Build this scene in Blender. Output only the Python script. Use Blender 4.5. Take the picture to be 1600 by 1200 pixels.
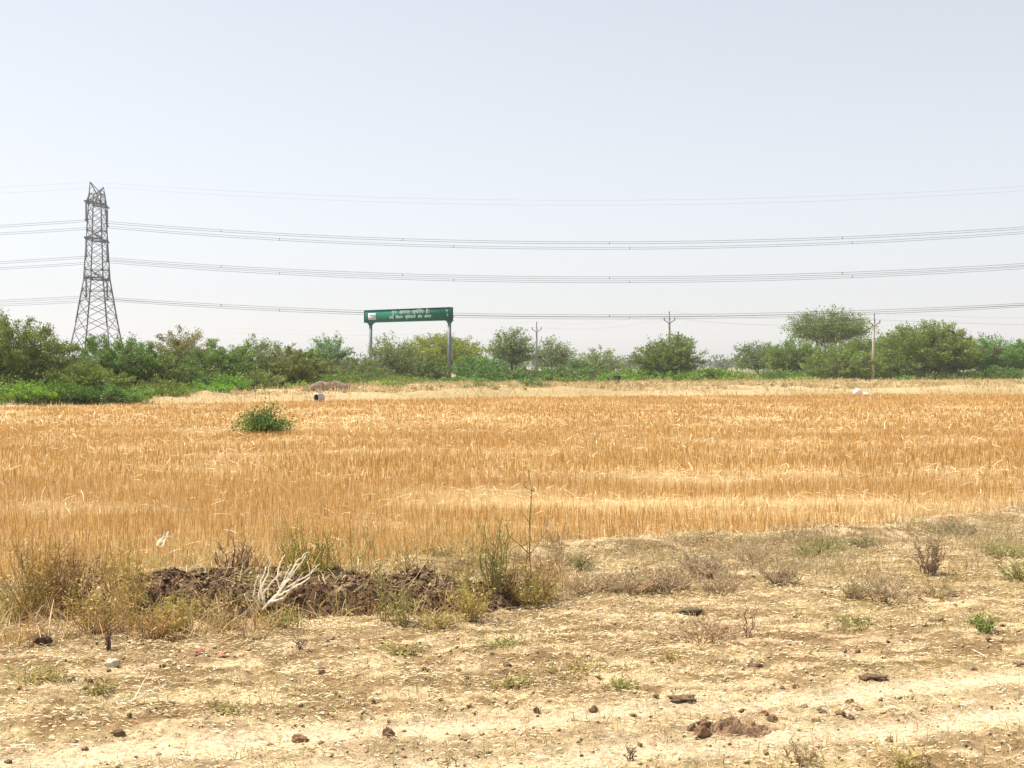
import bpy, math, random
import numpy as np

# ---------------------------------------------------------------- camera, world, sun
S = bpy.context.scene
for o in list(bpy.data.objects): bpy.data.objects.remove(o)
COL = S.collection
CAM_H, F, HOR, CX = 1.9, 2000.0, 572.0, 800.0     # eye height (m), focal length and horizon in photo pixels
cam = bpy.data.cameras.new('camera'); camo = bpy.data.objects.new('camera', cam); COL.objects.link(camo)
camo.location = (0, 0, CAM_H); camo.rotation_euler = (math.radians(90), 0, 0)
cam.sensor_width = 36; cam.lens = 45.0; cam.shift_y = -(600 - HOR) / 1600
cam.clip_start = 0.1; cam.clip_end = 9000
S.camera = camo
SUN_EL, SUN_AZ = 60.0, -72.0                       # azimuth from +Y (view direction), negative = left
w = bpy.data.worlds.new('World'); S.world = w; w.use_nodes = True
nt = w.node_tree; bg = nt.nodes['Background']
sky = nt.nodes.new('ShaderNodeTexSky'); sky.sky_type = 'NISHITA'; sky.sun_disc = False
sky.sun_elevation = math.radians(SUN_EL); sky.sun_rotation = math.radians(SUN_AZ)
sky.air_density = 1.0; sky.dust_density = 1.2; sky.ozone_density = 3.0; sky.altitude = 200
hsv = nt.nodes.new('ShaderNodeHueSaturation'); hsv.inputs['Saturation'].default_value = 0.42
tint = nt.nodes.new('ShaderNodeMix'); tint.data_type = 'RGBA'; tint.blend_type = 'MULTIPLY'; tint.inputs[0].default_value = 1
tint.inputs[7].default_value = (1.09, 1.085, 1.09, 1)
gm = nt.nodes.new('ShaderNodeGamma'); gm.inputs[1].default_value = 0.6; nt.links.new(sky.outputs[0], gm.inputs[0]); nt.links.new(gm.outputs[0], hsv.inputs['Color']); nt.links.new(hsv.outputs[0], tint.inputs[6])
nt.links.new(tint.outputs[2], bg.inputs[0]); bg.inputs[1].default_value = 0.15
sl = bpy.data.lights.new('sun', 'SUN'); sl.energy = 4.2; sl.angle = math.radians(0.6); sl.color = (1.0, 0.955, 0.88)
so = bpy.data.objects.new('sun', sl); COL.objects.link(so)
el, az = math.radians(SUN_EL), math.radians(SUN_AZ)
sd = np.array([math.sin(az) * math.cos(el), math.cos(az) * math.cos(el), math.sin(el)])
from mathutils import Vector
so.rotation_euler = Vector(sd).to_track_quat('Z', 'Y').to_euler(); so.location = (0, 0, 60)
S.view_settings.view_transform = 'Standard'; S.view_settings.look = 'None'
S.view_settings.exposure = 1.0; S.view_settings.gamma = 1
S.cycles.volume_bounces = 1; S.cycles.max_bounces = 6; S.cycles.transparent_max_bounces = 8

R = np.random.default_rng(7)

# ---------------------------------------------------------------- noise
def _h(ix, iy, s):
    n = (ix.astype(np.int64) * 374761393 + iy.astype(np.int64) * 668265263 + s * 974634777) & 0x7fffffff
    n = ((n ^ (n >> 13)) * 1274126177) & 0x7fffffff
    return ((n ^ (n >> 16)) & 0xffff) / 65535.0
def vn(x, y, s=0):
    x = np.asarray(x, float); y = np.asarray(y, float)
    ix = np.floor(x); iy = np.floor(y); fx = x - ix; fy = y - iy
    fx = fx * fx * (3 - 2 * fx); fy = fy * fy * (3 - 2 * fy)
    a = _h(ix, iy, s); b = _h(ix + 1, iy, s); c = _h(ix, iy + 1, s); d = _h(ix + 1, iy + 1, s)
    return (a + (b - a) * fx) * (1 - fy) + (c + (d - c) * fx) * fy
def fbm(x, y, s=0, o=4):
    t = 0; a = .5; n = 0
    for k in range(o):
        t = t + a * vn(x * 2 ** k + 17 * k, y * 2 ** k - 9 * k, s + k); n += a; a *= .55
    return t / n
def sst(a, b, x):
    t = np.clip((x - a) / (b - a), 0, 1); return t * t * (3 - 2 * t)

# ---------------------------------------------------------------- terrain
def near_edge(X): return 12.75 + 0.53 * X + .25 * np.sin(X * 1.3) + .12 * np.sin(X * 4.1)
def far_edge(X): return np.maximum(76 + np.where(X > 0, .34, .78) * X, 42.0)
def track_mask(X, Y):
    Y = Y + .04 * np.sin(X * 1.1)
    a = np.exp(-((Y - (6.90 + .305 * X)) / .20) ** 2); b = np.exp(-((Y - (6.18 + .318 * X)) / .21) ** 2)
    m = .32 * np.exp(-((Y - (6.5 + .31 * X)) / .55) ** 4)
    return np.clip(np.maximum(a + b, m), 0, 1) * (.72 + .28 * sst(.3, .6, fbm(X * .8, Y * .8, 31)))
def verge(X, Y): return 1 - sst(-.5, .1, Y - near_edge(X))
def g(X, Y):
    X = np.asarray(X, float); Y = np.asarray(Y, float)
    v = verge(X, Y); tm = track_mask(X, Y)
    h = v * ((fbm(X * 1.3, Y * 1.3, 1) - .5) * .07 + (fbm(X * 7, Y * 7, 5) - .5) * .06 * (1 - .8 * tm) - tm * .03)
    h = h + v * (fbm(X * 24, Y * 24, 15, 2) - .5) * .036 * (1 - .85 * tm)
    e = (Y - near_edge(X)) * .88
    h = h + .13 * np.exp(-((e + .35) / .33) ** 2) * (.4 + 1.1 * fbm(X * 1.1, Y * 1.1, 9))
    e2 = Y - far_edge(X)
    h = h + sst(.5, 4, e2) * (1 - sst(30, 60, e2)) * (.28 + .5 * (fbm(X * .12, Y * .12, 12) - .4) + .5 * (fbm(X * .6, Y * .6, 14) - .5))
    h = h + (1 - v) * (fbm(X * .3, Y * .3, 21) - .5) * .05
    return h
def gz(x, y): return float(g(np.array([x]), np.array([y]))[0])
def P(px, py):          # a photo pixel on the ground -> a point on the terrain
    D = CAM_H * F / (py - HOR); X = (px - CX) / F * D
    for _ in range(3):
        D = (CAM_H - gz(X, D)) * F / (py - HOR); X = (px - CX) / F * D
    return X, D, gz(X, D)

# ---------------------------------------------------------------- mesh helpers
def tag(o, label=None, cat=None, group=None, kind=None):
    if label: o['label'] = label
    if cat: o['category'] = cat
    if group: o['group'] = group
    if kind: o['kind'] = kind
    return o
def link(name, me, parent=None):
    o = bpy.data.objects.new(name, me); COL.objects.link(o)
    if parent is not None: o.parent = parent
    return o
def empty(name, loc, label=None, cat=None, group=None):
    o = bpy.data.objects.new(name, None); COL.objects.link(o); o.location = loc; o.empty_display_size = .3
    return tag(o, label, cat, group)
def np_mesh(name, V, Fc, col=None, mat=None, smooth=False, parent=None):
    V = np.asarray(V, np.float32); Fc = np.asarray(Fc, np.int32); k = Fc.shape[1]
    me = bpy.data.meshes.new(name)
    me.vertices.add(len(V)); me.vertices.foreach_set('co', V.ravel())
    me.loops.add(Fc.size); me.loops.foreach_set('vertex_index', Fc.ravel())
    me.polygons.add(len(Fc)); me.polygons.foreach_set('loop_start', np.arange(0, Fc.size, k, dtype=np.int32))
    me.polygons.foreach_set('loop_total', np.full(len(Fc), k, np.int32))
    if smooth: me.polygons.foreach_set('use_smooth', np.ones(len(Fc), bool))
    me.update(calc_edges=True)
    if col is not None:
        c = np.ones((len(V), 4), np.float32); c[:, :3] = col
        a = me.color_attributes.new('col', 'FLOAT_COLOR', 'POINT'); a.data.foreach_set('color', c.ravel())
    if mat: me.materials.append(mat)
    return link(name, me, parent)

class MB:                # collects tubes, boxes and bars into ONE mesh
    def __init__(s): s.V = []; s.F = []; s.C = []; s.n = 0
    def add(s, V, Fc, col=(.5, .5, .5)):
        V = np.asarray(V, float); s.V.append(V); s.F.append(np.asarray(Fc) + s.n)
        c = np.asarray(col, float); s.C.append(np.broadcast_to(c, (len(V), 3))); s.n += len(V)
    def tube(s, pts, rad, k=4, col=(.5, .5, .5)):
        pts = np.asarray(pts, float); n = len(pts); rad = np.broadcast_to(np.asarray(rad, float), (n,))
        T = np.gradient(pts, axis=0); T /= np.linalg.norm(T, axis=1)[:, None] + 1e-9
        up = np.array([0, 0, 1.]) if abs(T[:, 2]).mean() < .8 else np.array([0, 1., 0])
        A = np.cross(T, up); A /= np.linalg.norm(A, axis=1)[:, None] + 1e-9; B = np.cross(T, A)
        th = np.arange(k) * 2 * math.pi / k + math.pi / k
        V = pts[:, None, :] + rad[:, None, None] * (np.cos(th)[None, :, None] * A[:, None, :] + np.sin(th)[None, :, None] * B[:, None, :])
        i = np.arange(n - 1)[:, None]; j = np.arange(k)[None, :]
        q = np.stack([i * k + j, i * k + (j + 1) % k, (i + 1) * k + (j + 1) % k, (i + 1) * k + j], -1).reshape(-1, 4)
        V = V.reshape(-1, 3)
        if k == 4: q = np.vstack([q, [[3, 2, 1, 0], [(n - 1) * 4, (n - 1) * 4 + 1, (n - 1) * 4 + 2, (n - 1) * 4 + 3]]])
        elif k > 4 and k % 2 == 0:
            for b, fl in ((0, 1), ((n - 1) * k, 0)):
                for m in range(0, k - 2, 2):
                    f = [b, b + m + 1, b + m + 2, b + (m + 3) % k]
                    if m + 3 == k: f = [b, b + m + 1, b + m + 2, b + m + 2]
                    q = np.vstack([q, [f[::-1] if fl else f]])
        s.add(V, q, col)
    def bar(s, a, b, w, col=(.5, .5, .5)): s.tube([a, b], w * .7071, 4, col)
    def box(s, c, size, col=(.5, .5, .5), rot=0.):
        x, y, z = np.asarray(size, float) / 2
        V = np.array([(sx * x, sy * y, sz * z) for sz in (-1, 1) for sx, sy in ((-1, -1), (1, -1), (1, 1), (-1, 1))])
        cr, sr = math.cos(rot), math.sin(rot)
        V = np.stack([V[:, 0] * cr - V[:, 1] * sr, V[:, 0] * sr + V[:, 1] * cr, V[:, 2]], 1) + np.asarray(c)
        s.add(V, [[3, 2, 1, 0], [4, 5, 6, 7], [0, 1, 5, 4], [1, 2, 6, 5], [2, 3, 7, 6], [3, 0, 4, 7]], col)
    def build(s, name, mat, parent=None, smooth=False):
        return np_mesh(name, np.vstack(s.V), np.vstack(s.F), np.vstack(s.C), mat, smooth, parent)

# ---------------------------------------------------------------- materials
def nodes(name):
    m = bpy.data.materials.new(name); m.use_nodes = True; t = m.node_tree; t.nodes.clear()
    return m, t, (lambda k: t.nodes.new('ShaderNode' + k)), t.links.new
def mat_attr(name, rough=.8, transl=0., spec=.2, var=.0, vscale=30., bump=0., bscale=60., metal=0.):
    m, t, N, L = nodes(name)
    out = N('OutputMaterial'); a = N('Attribute'); a.attribute_name = 'col'
    c = a.outputs['Color']
    if var:
        tc = N('TexCoord'); no = N('TexNoise'); no.inputs['Scale'].default_value = vscale; no.inputs['Detail'].default_value = 6
        L(tc.outputs['Object'], no.inputs['Vector'])
        mr = N('MapRange'); mr.inputs[1].default_value = .3; mr.inputs[2].default_value = .7
        mr.inputs[3].default_value = 1 - var; mr.inputs[4].default_value = 1 + var; L(no.outputs['Fac'], mr.inputs[0])
        vm = N('VectorMath'); vm.operation = 'SCALE'; L(c, vm.inputs[0]); L(mr.outputs[0], vm.inputs['Scale']); c = vm.outputs[0]
    p = N('BsdfPrincipled'); L(c, p.inputs['Base Color']); p.inputs['Roughness'].default_value = rough
    p.inputs['Specular IOR Level'].default_value = spec; p.inputs['Metallic'].default_value = metal
    if bump:
        tc2 = N('TexCoord'); n2 = N('TexNoise'); n2.inputs['Scale'].default_value = bscale; n2.inputs['Detail'].default_value = 6
        L(tc2.outputs['Object'], n2.inputs['Vector'])
        b = N('Bump'); b.inputs['Strength'].default_value = bump; b.inputs['Distance'].default_value = .02
        L(n2.outputs['Fac'], b.inputs['Height']); L(b.outputs[0], p.inputs['Normal'])
    s = p.outputs[0]
    if transl:
        tr = N('BsdfTranslucent'); L(c, tr.inputs['Color']); mx = N('MixShader'); mx.inputs[0].default_value = transl
        L(s, mx.inputs[1]); L(tr.outputs[0], mx.inputs[2]); s = mx.outputs[0]
    L(s, out.inputs['Surface']); return m
M_LEAF = mat_attr('leaf', .55, .26, .25)
M_STRAW = mat_attr('straw', .5, .3, .35)
M_BARK = mat_attr('bark', .9, 0, .1, .25, 12, .5, 25)
M_SOIL = mat_attr('soil', .95, 0, .05, .35, 18, .9, 40)
M_STEEL = mat_attr('galvanised_steel', .55, 0, .4, .15, 2, 0, 10, .3)
M_CONC = mat_attr('concrete', .9, 0, .2, .18, 6, .4, 40)
M_PAINT = mat_attr('sign_paint', .6, 0, .25, .16, 1.6)
M_CLOTH = mat_attr('woven_plastic', .6, .35, .3, .06, 14, .4, 22)

def ground_mat():
    m, t, N, L = nodes('dry_ground')
    out = N('OutputMaterial'); p = N('BsdfPrincipled'); p.inputs['Roughness'].default_value = .95; p.inputs['Specular IOR Level'].default_value = .08
    a = N('Attribute'); a.attribute_name = 'col'; tc = N('TexCoord')
    def noise(sc, det, rough=.6, dist=0):
        n = N('TexNoise'); n.inputs['Scale'].default_value = sc; n.inputs['Detail'].default_value = det
        n.inputs['Roughness'].default_value = rough; n.inputs['Distortion'].default_value = dist; L(tc.outputs['Object'], n.inputs['Vector']); return n.outputs['Fac']
    def mrange(s, a0, a1, b0, b1):
        r = N('MapRange'); r.inputs[1].default_value = a0; r.inputs[2].default_value = a1; r.inputs[3].default_value = b0; r.inputs[4].default_value = b1
        L(s, r.inputs[0]); return r.outputs[0]
    def mul(x, y):
        k = N('Math'); k.operation = 'MULTIPLY'; L(x, k.inputs[0]); L(y, k.inputs[1]); return k.outputs[0]
    f = mul(mul(mrange(noise(3.0, 8, .65, .6), .3, .7, .80, 1.18), mrange(noise(28, 6, .7, .4), .34, .66, .62, 1.30)), mrange(noise(130, 3, .7), .3, .7, .82, 1.16))
    vm = N('VectorMath'); vm.operation = 'SCALE'; L(a.outputs['Color'], vm.inputs[0]); L(f, vm.inputs['Scale'])
    # scattered darker crumbs and olive flecks that belong to the soil
    fl = mrange(noise(16, 5, .75, 1.2), .575, .63, 0, .75)
    mx = N('Mix'); mx.data_type = 'RGBA'; L(fl, mx.inputs[0]); L(vm.outputs[0], mx.inputs[6]); mx.inputs[7].default_value = (.20, .135, .06, 1)
    L(mx.outputs[2], p.inputs['Base Color'])
    b = N('Bump'); b.inputs['Strength'].default_value = .8; b.inputs['Distance'].default_value = .03
    ad = N('Math'); ad.operation = 'ADD'; L(noise(22, 8, .7, .5), ad.inputs[0]); L(noise(90, 4, .7), ad.inputs[1]); L(ad.outputs[0], b.inputs['Height'])
    L(b.outputs[0], p.inputs['Normal']); L(p.outputs[0], out.inputs[0]); return m
M_GROUND = ground_mat()

# ---------------------------------------------------------------- the ground, one sheet to the horizon
def build_ground():
    r = [0.3, 1.5, 3.0]
    while r[-1] < 1500:
        x = r[-1]; r.append(x * (1.03 if x < 4 else 1.0045 if x < 19 else 1.012 if x < 180 else 1.08))
    r = np.array(r)
    th = np.radians(np.concatenate([np.arange(-180, -34, 4.), np.arange(-34, 34, .16), np.arange(34, 180, 4.)]))
    RR, TH = np.meshgrid(r, th, indexing='ij'); X = RR * np.sin(TH); Y = RR * np.cos(TH)
    Z = g(X, Y); Z[r > 300] = Z[r > 300] * 0 - .02
    n, k = X.shape
    i = np.arange(n - 1)[:, None]; j = np.arange(k)[None, :]
    q = np.stack([i * k + j, (i + 1) * k + j, (i + 1) * k + (j + 1) % k, i * k + (j + 1) % k], -1).reshape(-1, 4)
    v = verge(X, Y)[..., None]; tm = track_mask(X, Y)[..., None]; e2 = (Y - far_edge(X))
    pale = np.array([.66, .49, .28]); brown = np.array([.235, .14, .06]); olive = np.array([.33, .255, .10]); trk = np.array([.80, .63, .41])
    n1 = fbm(X * 1.1, Y * 2.2, 40)[..., None]; n2 = fbm(X * 3.3, Y * 6, 44)[..., None]; n3 = fbm(X * .7, Y * .9, 47)[..., None]
    n4 = fbm(X * 2.0 + 3, Y * 9, 58)[..., None]; vc = pale + (brown - pale) * sst(.40, .60, n2) * .8 * (1 - .85 * tm); vc = vc + (olive - vc) * sst(.48, .68, n3) * .45 * (1 - tm); vc = vc + (brown - vc) * sst(.48, .60, n4) * .7 * (1 - .7 * tm)
    vc = vc + (trk - vc) * tm * .85
    vc = vc * (.9 + .25 * n1)
    soil = np.array([.46, .295, .13]); straw = np.array([.58, .40, .18])
    fc = soil + (straw - soil) * sst(.5, .75, fbm(X * .25, Y * .5, 50))[..., None]
    dry = np.array([.50, .36, .19]); dgreen = np.array([.38, .29, .14])
    dc = dry + (dgreen - dry) * sst(.42, .68, fbm(X * .2, Y * .35, 55))[..., None]
    far = np.array([.28, .25, .13])
    c = fc * (1 - v) + vc * v; k1 = sst(.3, 1.5, e2)[..., None]; c = c * (1 - k1) + dc * k1
    k2 = sst(50, 110, e2)[..., None]; c = c * (1 - k2) + far * k2
    o = np_mesh('ground', np.stack([X, Y, Z], -1).reshape(-1, 3), q, c.reshape(-1, 3), M_GROUND, True)
    # close the disc at the viewer's feet
    tag(o, 'pale dry ground with wheel tracks and the harvested field', kind='structure')
build_ground()

# ---------------------------------------------------------------- blades (stubble, dry grass, litter)
def ribbons(X, Y, H, Wd, az, lean, leanaz, col, seg=2, z0=None, curve=0.):
    n = len(X); Z = g(X, Y) - .01 if z0 is None else z0
    t = np.linspace(0, 1, seg + 1)
    wx = np.cos(az) * Wd / 2; wy = np.sin(az) * Wd / 2
    V = np.zeros((n, seg + 1, 2, 3))
    for s, tt in enumerate(t):
        off = H * (lean * tt + curve * tt * tt)
        cx = X + np.cos(leanaz) * off; cy = Y + np.sin(leanaz) * off; cz = Z + H * tt * np.sqrt(np.clip(1 - (lean * .8) ** 2, .05, 1))
        ww = (1 - .55 * tt)
        V[:, s, 0] = np.stack([cx - wx * ww, cy - wy * ww, cz], 1); V[:, s, 1] = np.stack([cx + wx * ww, cy + wy * ww, cz], 1)
    V = V.reshape(-1, 3); b = np.arange(n)[:, None] * (seg + 1) * 2; s = np.arange(seg)[None, :] * 2
    q = np.stack([b + s, b + s + 1, b + s + 3, b + s + 2], -1).reshape(-1, 4)
    return V, q, np.repeat(col, (seg + 1) * 2, axis=0)
def join(parts):
    V = []; Q = []; C = []; n = 0
    for v, q, c in parts: V.append(v); Q.append(q + n); C.append(c); n += len(v)
    return np.vstack(V), np.vstack(Q), np.vstack(C)
def cone(n, d0, d1, half=.47, power=1.0):      # random ground points inside a wedge in front of the viewer
    D = np.sqrt(R.uniform(0, 1, n) ** power * (d1 * d1 - d0 * d0) + d0 * d0); return R.uniform(-half, half, n) * D, D

def flat_patch(X, Y):    # where straw lies flat and bleached in the field
    a = sst(.53, .68, fbm(X * .35, Y * .9, 60)) * .5
    b = np.exp(-((Y - (17.3 + .05 * X)) / .45) ** 2) * sst(-2.5, -1.0, X) * sst(.25, .5, fbm(X * .9, 0 * Y, 63)) * 1.0
    c = np.exp(-((Y - (21.5 + .06 * X)) / .9) ** 2) * sst(1., 3.5, X) * sst(.3, .55, fbm(X * .6, Y * .6, 64)) * 1.0
    return np.clip(a + b + c, 0, 1)
def build_stubble():
    parts = []
    for n, d0, d1, wd, hh in ((125000, 8.0, 21, .006, (.05, .20)), (120000, 21, 40, .012, (.06, .19)), (180000, 40, 96, .028, (.07, .18))):
        X, Y = cone(n, d0, d1, .55 if d0 < 20 else .48)
        k = (Y > near_edge(X) + .02) & (Y < far_edge(X) - .1); X, Y = X[k], Y[k]
        # drilled rows, a little irregular
        row = .2; u = X * .97 + Y * .22; u2 = np.round(u / row) * row + R.normal(0, .028, len(X)); X = X + (u2 - u) * .0
        fp = flat_patch(X, Y); k = R.uniform(0, 1, len(X)) > fp * .55; X, Y, fp = X[k], Y[k], fp[k]
        n = len(X); H = R.uniform(*hh, n) * (1 - .35 * fp) * (.75 + .5 * fbm(X * .5, Y * .5, 66))
        lean = np.abs(R.normal(0, .13, n)) + fp * R.uniform(0, .9, n) * (R.uniform(0, 1, n) < .6)
        lean = np.clip(lean, 0, 1.1)
        a = np.array([.615, .365, .105]); b = np.array([.92, .74, .44]); c3 = np.array([.45, .27, .085])
        u = R.uniform(0, 1, n)[:, None]; m = np.clip(fp * .9 + (R.uniform(0, 1, n) < .18) * R.uniform(.4, 1, n), 0, 1)[:, None]
        col = a + (c3 - a) * u * .7; col = col + (b - col) * m; col = col * R.uniform(.68, 1.25, (n, 1))
        big = 1 + .9 * (R.uniform(0, 1, n) < .03)
        parts.append(ribbons(X, Y, H * (1 + .12 * (big > 1)), wd * R.uniform(.6, 1.4, n) * big, R.uniform(0, 6.28, n), lean, R.uniform(0, 6.28, n), col, 2, None, .0))
    V, q, c = join(parts)
    o = np_mesh('wheat_stubble', V, q, c, M_STRAW)
    tag(o, 'golden wheat stubble standing across the whole harvested field', 'stubble', kind='stuff')
    # loose cut straw lying in the bleached strips
    X, Y = cone(60000, 9, 60, .5, 1.1); fp = flat_patch(X, Y)
    k = (Y > near_edge(X) - .35) & (Y < far_edge(X)) & (R.uniform(0, 1, len(X)) < .07 + fp * .75 + .9 * (Y < near_edge(X) + .25)); X, Y = X[k], Y[k]; n = len(X)
    L = R.uniform(.06, .20, n); a2 = R.uniform(0, 6.28, n)
    sc = np.clip(Y / 14, 1, 3)
    z = g(X, Y) + R.uniform(.01, .12, n) * (Y > near_edge(X))
    col = np.array([.92, .74, .44]) * R.uniform(.75, 1.12, (n, 1))
    V, q, c = flat_bits(X, Y, z, L * sc ** .2, .0055 * sc, a2, col, .3)
    o = np_mesh('loose_straw', V, q, c, M_STRAW); tag(o, 'bleached loose straw lying in strips between the stubble', 'straw', kind='stuff')
def flat_bits(X, Y, Z, L, Wd, az, col, tilt=.15):
    n = len(X); L = np.broadcast_to(L, (n,)); Wd = np.broadcast_to(Wd, (n,))
    dz = R.normal(0, tilt, n) * L * .5; ca, sa = np.cos(az), np.sin(az)
    V = np.zeros((n, 3, 2, 3)); bend = R.normal(0, .05, n) * L
    for s, t in enumerate((-.5, 0, .5)):
        cx = X + ca * L * t - sa * bend * (s == 1); cy = Y + sa * L * t + ca * bend * (s == 1); cz = Z + dz * t * 2 + np.abs(dz) + .004 + .05 * L * (s == 1)
        V[:, s, 0] = np.stack([cx + sa * Wd / 2, cy - ca * Wd / 2, cz], 1); V[:, s, 1] = np.stack([cx - sa * Wd / 2, cy + ca * Wd / 2, cz + Wd * .4], 1)
    b = np.arange(n)[:, None] * 6; s = np.arange(2)[None, :] * 2
    q = np.stack([b + s, b + s + 1, b + s + 3, b + s + 2], -1).reshape(-1, 4)
    return V.reshape(-1, 3), q, np.repeat(col, 6, axis=0)
build_stubble()

def pal(n, cols, wts=None, j=.15):
    cols = np.array(cols); k = R.choice(len(cols), n, p=None if wts is None else np.array(wts) / sum(wts))
    return cols[k] * R.uniform(1 - j, 1 + j, (n, 1))
def build_litter():
    # straw bits and chaff on the verge
    X, Y = cone(290000, 4.6, 17.5, .5, 1.0)
    tm = track_mask(X, Y); dens = .35 + .9 * sst(.35, .7, fbm(X * 1.6, Y * 3, 70))
    k = (Y < near_edge(X) + .3) & (R.uniform(0, 1, len(X)) < dens * (1 - .86 * tm)); X, Y = X[k], Y[k]; n = len(X)
    L = R.uniform(.006, .036, n) * (1 + 2.6 * (R.uniform(0, 1, n) < .02)); az = R.normal(.1, .7, n)
    col = pal(n, [(.80, .62, .34), (.62, .43, .19), (.34, .22, .10), (.95, .86, .62), (.36, .31, .12)], [4, 3, 5.5, 3, 3])
    V, q, c = flat_bits(X, Y, g(X, Y), L, R.uniform(.002, .0055, n), az, col, .16)
    o = np_mesh('straw_litter', V, q, c, M_STRAW); tag(o, 'short straw bits and chaff strewn over the bare verge', 'straw litter', kind='stuff')
    # crumbs of soil: little squashed octahedra
    X, Y = cone(42000, 4.6, 17, .52, 1.0); tm = track_mask(X, Y)
    k = (Y < near_edge(X)) & (R.uniform(0, 1, len(X)) < (1 - .7 * tm) * sst(.35, .7, fbm(X * 1.1, Y * 2, 74)) + .06); X, Y = X[k], Y[k]; n = len(X)
    s = R.gamma(2.0, .0028, n) + .002; s = np.minimum(s, .024)
    col = pal(n, [(.50, .38, .22), (.36, .26, .13), (.22, .15, .075), (.60, .48, .31)], [3, 3, 1.3, 2])
    base = np.array([[1, 0, 0], [0, 1, 0], [-1, 0, 0], [0, -1, 0], [0, 0, .8], [0, 0, -.4]], float)
    rot = R.uniform(0, 6.28, n); cr, sr = np.cos(rot), np.sin(rot)
    B = base[None] * R.uniform(.6, 1.4, (n, 6, 1)) * s[:, None, None]
    V = np.stack([B[..., 0] * cr[:, None] - B[..., 1] * sr[:, None] + X[:, None], B[..., 0] * sr[:, None] + B[..., 1] * cr[:, None] + Y[:, None], B[..., 2] + (g(X, Y) + s * .25)[:, None]], -1).reshape(-1, 3)
    t = np.array([[0, 1, 4], [1, 2, 4], [2, 3, 4], [3, 0, 4], [1, 0, 5], [2, 1, 5], [3, 2, 5], [0, 3, 5]])
    q = (np.arange(n)[:, None, None] * 6 + t[None]).reshape(-1, 3)
    o = np_mesh('soil_crumbs', V, q, np.repeat(col, 6, axis=0), M_SOIL); tag(o, 'small crumbs of dry soil scattered over the verge', 'soil crumbs', kind='stuff')
    # short half-dry grass
    X, Y = cone(90000, 4.6, 19, .52, 1.0); tm = track_mask(X, Y)
    k = (Y < near_edge(X) + .1) & (R.uniform(0, 1, len(X)) < (1 - .95 * tm) * (sst(.42, .66, fbm(X * .9 + 5, Y * 1.5, 78)) * .9 + .08)); X, Y = X[k], Y[k]; n = len(X)
    col = pal(n, [(.40, .36, .13), (.30, .31, .11), (.56, .44, .20), (.62, .50, .27)], [3, 2, 3, 2])
    V, q, c = ribbons(X, Y, R.uniform(.02, .075, n), R.uniform(.003, .006, n), R.uniform(0, 6.28, n), np.clip(np.abs(R.normal(.3, .4, n)), 0, 1.1), R.uniform(0, 6.28, n), col, 2)
    o = np_mesh('short_grass', V, q, c, M_STRAW); tag(o, 'short half dry grass growing thinly on the verge', 'grass', kind='stuff')
    # dry grass on the far bank
    X, Y = cone(210000, 50, 175, .46, 1.0); e2 = Y - far_edge(X)
    k = (e2 > .2) & (e2 < 75) & (R.uniform(0, 1, len(X)) < .25 + .9 * sst(.35, .65, fbm(X * .3, Y * .3, 80))); X, Y = X[k], Y[k]; n = len(X)
    gmix = sst(.45, .68, fbm(X * .15, Y * .15, 83))[:, None]
    col = pal(n, [(.66, .50, .27), (.54, .38, .18), (.72, .58, .36)], None, .2); gc = pal(n, [(.33, .33, .11), (.42, .38, .15)], None, .2)
    col = col + (gc - col) * gmix * .35
    V, q, c = ribbons(X, Y, R.uniform(.10, .30, n) * (.4 + 1.5 * fbm(X * .5, Y * .5, 86) ** 1.5) * (1 + 1.2 * (R.uniform(0, 1, n) < .02)), .04 * R.uniform(.6, 1.5, n), R.uniform(0, 6.28, n), np.abs(R.normal(.1, .3, n)).clip(0, 1), R.uniform(0, 6.28, n), col, 1)
    o = np_mesh('dry_grass', V, q, c, M_STRAW); tag(o, 'dry tan grass on the low bank beyond the field', 'dry grass', kind='stuff')
build_litter()

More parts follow.
